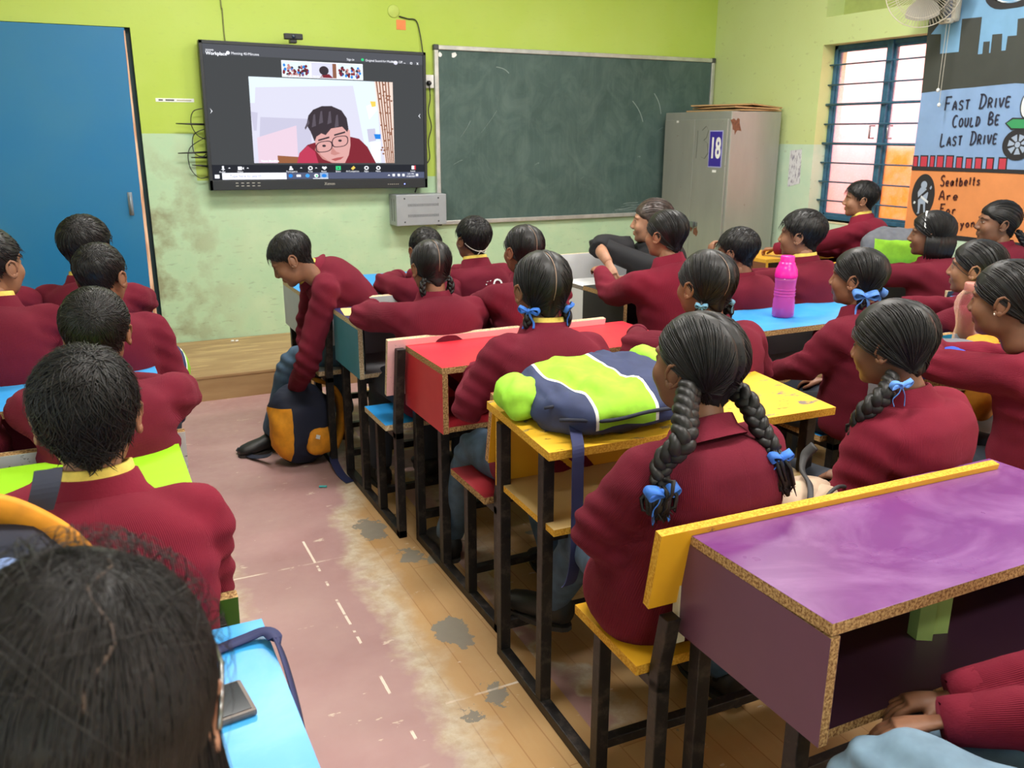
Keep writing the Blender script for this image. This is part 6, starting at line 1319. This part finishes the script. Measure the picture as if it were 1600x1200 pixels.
tag(MB().box(3.745, 3.80, 4.03, 4.12, .5435, .592, bev=.008).build('pencil_box', plain('box_blue', srgb(60, 132, 214), .4), origin=(3.77, 4.07, .543)), 'small blue pencil box inside the orange desk', 'box')
b = MB(); zz0 = .5435
b.poly([(1.33, .955, zz0), (1.355, .94, zz0), (1.375, .955, zz0), (1.405, .945, zz0), (1.41, .965, zz0), (1.37, .985, zz0), (1.335, .98, zz0)], (0, 0, .10))
tag(b.build('cloth_pouch', plain('cloth_green', srgb(150, 176, 98), .8), origin=(1.37, .96, zz0)), 'pale green folded cloth inside the purple desk', 'cloth')
tag(MB().tube([(.782, 3.468, .005), (.812, 3.455, .005)], .005, 10).build('chalk', plain('chalk_teal', srgb(70, 170, 170), .9), origin=(.797, 3.461, 0)), 'teal chalk stub on the aisle floor', 'chalk')
for k, (x, y) in enumerate(((.79, 5.80), (.815, 5.79))):
    tag(MB().tube([(x, y, .153), (x + .018, y + .006, .153)], .006, 10).build('chalk', plain('chalk_white', srgb(244, 244, 240), .9), origin=(x, y, .147)), 'white chalk stub on the podium by the wall, the %s one' % ('left', 'right')[k], 'chalk')
# ================================================================= THE PAINTED WALL BY THE WINDOW
MO = (XR, 3.0, 1.6); mu = empty('mural', MO, 'painted road safety mural in blue, black and orange beside the window', 'mural')
def wp(y, z, k): return (XR - .0012 - .0009 * k, y, z)
mm = MB(); MS = []
def pslot(m):
    if m not in MS: MS.append(m)
    return MS.index(m)
PT = lambda n, c: plain('paint_' + n, srgb(*c), .6, var=.10, scale=8)
SKY, DARK, PBL, PRED, PORG, PGRN, PWH = PT('sky', (122, 168, 206)), PT('dark', (62, 64, 60)), PT('board_blue', (134, 164, 206)), PT('red', (190, 56, 74)), PT('orange', (226, 142, 84)), PT('green', (58, 152, 96)), PT('white', (220, 224, 228)); BLKP = PT('black', (40, 38, 42)); FIG = PT('figure', (160, 174, 196)); NVP = PT('letter', (44, 46, 66))
def mp_(pts, k, m): mm.poly([wp(y, z, k) for y, z in pts], (.0008, 0, 0), pslot(m))
ME = 2.0; ML = 3.915
mp_([(ML, 1.60), (ME, 1.60), (ME, ZC - .01), (ML + .03, ZC - .01)], 0, SKY); mp_([(ML, 1.27), (ME, 1.27), (ME, 1.76), (3.259, 1.743), (3.311, 1.748), (3.416, 1.744), (3.552, 1.738), (3.696, 1.734), (ML, 1.720)], 1, PBL)
mp_([(ML, .885), (ME, .885), (ME, 1.275), (ML, 1.275)], 1, PORG); mp_([(ML, .862), (ME, .855), (ME, .888), (ML, .888)], 2, BLKP)
mp_([(3.933, 2.27), (3.70, 2.27), (3.718, 2.224), (3.761, 2.203), (3.853, 2.109), (3.902, 2.055), (3.831, 2.050), (3.820, 1.939), (3.694, 1.940), (3.701, 2.120), (3.574, 2.117), (3.567, 1.917), (3.538, 1.917), (3.541, 1.982), (3.502, 1.981), (3.498, 1.919), (3.488, 1.919), (3.492, 2.016), (3.432, 2.015), (3.423, 1.925), (3.397, 1.925), (3.397, 1.999), (3.344, 1.998), (3.352, 2.083), (3.319, 2.084), (3.1, 2.09), (3.09, 1.98), (2.9, 1.98), (2.89, 2.15), (ME, 2.15), (ME, 1.743), (3.259, 1.743), (3.311, 1.748), (3.416, 1.744), (3.552, 1.738), (3.696, 1.734), (3.916, 1.720)], 2, DARK)
for a0, a1, rr, m in ((.195, .16, 0, BLKP), (.16, .153, 0, PWH)):
    n_ = 40
    for j in range(n_):
        t0, t1 = 2 * PI * j / n_, 2 * PI * (j + 1) / n_; wv = lambda t: 1 + .04 * math.sin(5 * t)
        mp_([(3.40 - a0 * 1.1 * wv(t0) * math.cos(t0), 2.33 + a0 * wv(t0) * math.sin(t0)), (3.40 - a0 * 1.1 * wv(t1) * math.cos(t1), 2.33 + a0 * wv(t1) * math.sin(t1)), (3.40 - a1 * 1.1 * math.cos(t1), 2.33 + a1 * math.sin(t1)), (3.40 - a1 * 1.1 * math.cos(t0), 2.33 + a1 * math.sin(t0))], 3, m)
for q in ((3.918, 3.876, 1.348), (3.864, 3.806, 1.351), (3.794, 3.756, 1.352), (3.746, 3.693, 1.354), (3.681, 3.627, 1.355), (3.612, 3.565, 1.350), (3.547, 3.501, 1.345), (3.487, 3.437, 1.348), (3.414, 3.365, 1.349), (3.339, 3.284, 1.351), (3.12, 3.07, 1.35), (3.03, 2.98, 1.35), (2.94, 2.89, 1.35), (2.85, 2.80, 1.35)):
    y0, y1, zt = min(q[0], ML), q[1], q[2]; mp_([(y0, zt), (y1, zt), (y1 - .004, 1.27), (y0 - .004, 1.27)], 3, BLKP); mp_([(y0 - .007, zt - .008), (y1 + .007, zt - .008), (y1 + .003, 1.27), (y0 - .011, 1.27)], 4, PRED)
mp_([(ML, 1.283), (3.683, 1.284), (3.505, 1.283), (3.179, 1.286), (ME, 1.29), (ME, 1.262), (3.389, 1.264), (ML, 1.258)], 5, BLKP)
# scooter
wy, wz = 3.235, 1.420
mp_([(wy - .092 * math.cos(a), wz + .085 * math.sin(a)) for a in np.linspace(0, 2 * PI, 33)[:-1]], 6, BLKP)
for k in range(7):
    a = 2 * PI * k / 7 + .3; mp_([(wy - r_ * math.cos(a + d_), wz + r_ * .93 * math.sin(a + d_)) for r_, d_ in ((.022, -.25), (.060, -.32), (.060, .32), (.022, .25))], 7, FIG)
mp_([(wy - .016 * math.cos(a), wz + .016 * math.sin(a)) for a in np.linspace(0, 2 * PI, 17)[:-1]], 8, FIG)
mp_([(3.33, 1.535), (3.29, 1.565), (3.15, 1.56), (2.85, 1.62), (2.75, 1.55), (2.80, 1.44), (3.0, 1.42), (3.1, 1.50), (3.29, 1.50)], 7, BLKP); mp_([(3.32, 1.535), (3.285, 1.557), (3.15, 1.552), (2.86, 1.61), (2.76, 1.55), (2.81, 1.45), (2.99, 1.43), (3.09, 1.508), (3.285, 1.508)], 8, PGRN)
mp_([(2.75 - .092 * math.cos(a), wz + .085 * math.sin(a)) for a in np.linspace(0, 2 * PI, 33)[:-1]], 9, BLKP); mp_([(2.75 - .06 * math.cos(a), wz + .055 * math.sin(a)) for a in np.linspace(0, 2 * PI, 25)[:-1]], 10, FIG)
mp_([(3.21 - .045 * math.cos(a), 1.63 + .075 * math.sin(a)) for a in np.linspace(0, 2 * PI, 25)[:-1]], 9, BLKP); mp_([(3.21 - .038 * math.cos(a), 1.63 + .068 * math.sin(a)) for a in np.linspace(0, 2 * PI, 25)[:-1]], 10, PWH)
# belted figure in the oval
oy, oz = 3.808, 1.106
mp_([(oy - .083 * math.cos(a), oz + .133 * math.sin(a)) for a in np.linspace(0, 2 * PI, 41)[:-1]], 3, BLKP)
mp_([(oy - .022 * math.cos(a), oz + .066 + .024 * math.sin(a)) for a in np.linspace(0, 2 * PI, 21)[:-1]], 5, FIG)
mp_([(oy + .022, oz + .05), (oy + .040, oz + .02), (oy + .030, oz - .03), (oy + .022, oz - .10), (oy + .030, oz - .112), (oy + .012, oz - .11), (oy + .010, oz - .05), (oy - .010, oz - .05), (oy - .022, oz - .11), (oy - .036, oz - .108), (oy - .030, oz - .09), (oy - .024, oz - .04), (oy - .034, oz - .01), (oy - .036, oz + .02), (oy - .018, oz + .045)], 4, FIG)
mp_([(oy + .056, oz - .048), (oy + .052, oz - .030), (oy - .044, oz + .058), (oy - .052, oz + .044)], 6, BLKP); mp_([(oy + .062, oz - .05), (oy + .056, oz - .034), (oy + .044, oz - .040), (oy + .050, oz - .052)], 7, PWH); mp_([(oy - .044, oz + .050), (oy - .054, oz + .066), (oy - .060, oz + .054), (oy - .052, oz + .040)], 7, FIG); mp_([(oy + .012, oz - .012), (oy + .010, oz + .002), (oy - .046, oz - .030), (oy - .044, oz - .044)], 7, PWH)
mm.build('painted_picture', MS, mu, MO)
ST = {'A': [[(0, 0), (.5, 1), (1, 0)], [(.2, .35), (.8, .35)]], 'F': [[(.1, 0), (.15, 1)], [(0, 1), (1, 1.02)], [(.12, .55), (.75, .55)]], 'S': [[(.95, .85), (.6, 1), (.2, .9), (.15, .68), (.5, .52), (.85, .36), (.85, .12), (.5, 0), (.05, .12)]], 'T': [[(.5, 0), (.5, 1)], [(0, 1), (1, 1.03)]],
      'D': [[(.15, 0), (.25, 1)], [(0, 1), (.6, .97), (.95, .7), (.9, .3), (.5, .02), (0, 0)]], 'R': [[(.1, 0), (.1, 1), (.6, 1), (.85, .78), (.6, .55), (.1, .52)], [(.4, .52), (.95, 0)]], 'I': [[(.5, 0), (.5, 1)]], 'V': [[(0, 1), (.5, 0), (1, 1)]], 'E': [[(.9, 1), (.1, 1), (.1, 0), (.9, .02)], [(.1, .52), (.75, .52)]],
      'C': [[(.9, .9), (.5, 1), (.15, .75), (.1, .35), (.4, .02), (.9, .08)]], 'O': [[(.5, 1), (.1, .75), (.1, .25), (.5, 0), (.9, .25), (.9, .75), (.5, 1)]], 'U': [[(.1, 1), (.12, .25), (.5, 0), (.88, .25), (.9, 1)]], 'L': [[(.15, 1), (.1, 0), (.9, .03)]], 'B': [[(.15, 0), (.15, 1), (.65, .95), (.75, .72), (.15, .52), (.85, .4), (.8, .1), (.15, 0)]],
      'e': [[(.1, .32), (.85, .34), (.7, .6), (.35, .62), (.1, .3), (.35, 0), (.85, .08)]], 'a': [[(.8, .5), (.45, .62), (.1, .3), (.35, 0), (.75, .2), (.82, .6), (.85, .02)]], 't': [[(.5, 1), (.5, .08), (.8, .02)], [(.15, .62), (.85, .62)]], 'b': [[(.15, 1), (.15, .02), (.65, .02), (.85, .3), (.6, .58), (.15, .45)]], 'l': [[(.5, 1), (.5, .05)]], 's': [[(.8, .52), (.5, .62), (.2, .48), (.8, .18), (.5, 0), (.1, .08)]], 'r': [[(.2, .6), (.2, 0)], [(.2, .4), (.5, .6), (.85, .55)]], 'o': [[(.5, .62), (.12, .32), (.5, 0), (.88, .32), (.5, .62)]], 'v': [[(.1, .6), (.5, 0), (.9, .6)]], 'y': [[(.1, .6), (.5, .1)], [(.9, .6), (.3, -.45)]], 'n': [[(.15, .6), (.15, 0)], [(.15, .4), (.5, .62), (.82, .45), (.85, 0)]]}
def hand_lettering(words, y0, z0, y1, z1, cap, small, m, wd=.0045, gap=.35, upper=True):
    """painted letters along the line (y0,z0)-(y1,z1); first letters tall, the rest in small capitals or lower case"""
    adv = []
    for wi, w_ in enumerate(words):
        for i, ch in enumerate(w_): adv.append((ch, cap if (i == 0 and ch.isupper()) else small))
        if wi < len(words) - 1: adv.append((' ', cap))
    widths = [(.34 if c in 'Il' else .58 if c == 't' else .55 if c == ' ' else .72) * h * (.9 if c.isupper() else 1.0) + gap * small for c, h in adv]; tot = sum(widths) - gap * small; L = y0 - y1; sc = L / tot; s = 0; b = MB()
    for (c, h), wdt in zip(adv, widths):
        if c != ' ':
            lw = (wdt - gap * small) * sc
            for pl in ST[c]:
                Q = []
                if len(pl) > 2: Q, _ = interp([(p[0], p[1], 0) for p in pl], [1] * len(pl), 4)
                else: Q = [Vector((p[0], p[1], 0)) for p in pl]
                pts = []
                for q in Q:
                    ss = s * sc + q.x * lw; f_ = ss / L; pts.append(Vector((XR - .0072, y0 - ss, z0 + (z1 - z0) * f_ + q.y * h)))
                V = []; Fc = []
                for i, p in enumerate(pts):
                    t_ = (pts[min(i + 1, len(pts) - 1)] - pts[max(i - 1, 0)]).normalized(); n_ = t_.cross(Vector((1, 0, 0))) * wd; V += [p - n_, p + n_, p + n_ + Vector((.0012, 0, 0)), p - n_ + Vector((.0012, 0, 0))]
                for i in range(len(pts) - 1):
                    for j in range(4): Fc.append((i * 4 + j, i * 4 + (j + 1) % 4, i * 4 + 4 + (j + 1) % 4, i * 4 + 4 + j))
                Fc += [(3, 2, 1, 0), tuple(range(len(V) - 4, len(V)))]; b.add(V, Fc)
        s += wdt
    b.build('lettering', m, mu, MO)
hand_lettering(['FAST', 'DRIVE'], 3.735, 1.612, 3.318, 1.626, .076, .050, NVP); hand_lettering(['COULD', 'BE'], 3.667, 1.516, 3.369, 1.531, .066, .048, NVP); hand_lettering(['LAST', 'DRIVE'], 3.733, 1.407, 3.364, 1.426, .072, .050, NVP)
RDP = PT('letter_brown', (78, 32, 28))
hand_lettering(['Seatbelts'], 3.693, 1.172, 3.43, 1.192, .062, .045, RDP, .0042); hand_lettering(['Are'], 3.689, 1.09, 3.562, 1.098, .055, .042, RDP, .0042); hand_lettering(['For'], 3.671, 1.010, 3.561, 1.015, .055, .042, RDP, .0042); hand_lettering(['Everyone'], 3.664, .920, 3.389, .955, .055, .042, RDP, .0042)
# ---- wall fan above the window
FO = (XR, 3.76, 2.27); fn = empty('wall_fan', FO, 'grey white wall fan above the window with two pull cords', 'fan')
FG = plain('fan_ivory', srgb(206, 196, 178), .45, var=.08); FGD = plain('fan_grey', srgb(120, 124, 140), .45)
MB().box(XR - .055, XR - .001, 3.71, 3.80, 2.105, 2.42, bev=.02).build('wall_bracket', FG, fn, FO, smooth=False)
MB().box(XR - .075, XR - .054, 3.735, 3.775, 2.12, 2.40, bev=.004).build('front_strip', FGD, fn, FO)
MB().box(XR - .085, XR - .05, 3.715, 3.795, 2.095, 2.125, bev=.010).build('switch_plate', FG, fn, FO)
text('maker_plate', 'Maha Top', frame((XR - .0858, 3.755, 2.110), (0, -1, 0), (0, 0, 1), (-1, 0, 0)), .018, plain('print_dark', srgb(90, 90, 88), .8), fn, FO, th=.0003, align='CENTER')
fc = Vector((XR - .24, 3.79, 2.275)); ax = Vector((-.80, -.55, -.22)).normalized(); ux = ax.cross(Vector((0, 0, 1))).normalized(); uz = ux.cross(ax).normalized()
MB().tube([Vector((XR - .06, 3.76, 2.33)), fc - ax * .12, fc - ax * .04], [.035, .055, .05], 16).build('motor', FG, fn, FO, smooth=True)
b = MB(); Rf = .205
for s, dpt in ((1, .055), (-1, -.055)):
    for k in range(72):
        a = 2 * PI * k / 72; b.tube([fc + ax * dpt * (1 - (q / Rf) ** 3) * 1.0 + (ux * math.cos(a) + uz * math.sin(a)) * q for q in (.045, .10, .15, .185, Rf)], .0011, 4, cap=False)
for q, d_ in ((Rf, 0), (.15, .033), (.15, -.033)): b.tube([fc + ax * d_ + (ux * math.cos(a) + uz * math.sin(a)) * q for a in np.linspace(0, 2 * PI, 61)], .003 if q == Rf else .0015, 6, cap=False)
b.build('cage', FG, fn, FO, smooth=True)
MB().lathe([(0, .012), (.035, .010), (.046, 0), (0, 0)], (0, 0, 0), 24, M=frame(fc + ax * .055, ux, uz, ax)).build('badge', FGD, fn, FO, smooth=True)
for k in range(3):
    b = MB(); a0 = 2 * PI * k / 3 + .5; V = []
    rows = 8
    for i in range(rows):
        q = .03 + .14 * i / (rows - 1); wv = .35 + .35 * math.sin(PI * i / (rows - 1) * .8)
        for u in np.linspace(-1, 1, 7): a = a0 + wv * u; V.append(fc + (ux * math.cos(a) + uz * math.sin(a)) * q + ax * (.016 * u))
    Fc = [(i * 7 + j, i * 7 + j + 1, i * 7 + 8 + j, i * 7 + 7 + j) for i in range(rows - 1) for j in range(6)]
    n0 = len(V); V += [v + ax * .002 for v in V]; Fc += [tuple(n0 + q for q in f[::-1]) for f in Fc]
    b.add(V, Fc); b.build('blade', plain('blade_ivory', srgb(186, 180, 168), .45), fn, FO, smooth=True)
for y, zb, x in ((3.742, 1.727, XR - .075), (3.722, 1.643, XR - .075)):
    q = MB().tube([(x, y, 2.1), (x, y, zb)], .0016, 6).build('pull_cord', plain('cord', srgb(190, 184, 170), .7), fn, FO)
    MB().ell((x, y, zb), (.010, .010, .012)).build('bead', wh, q, FO, smooth=True)
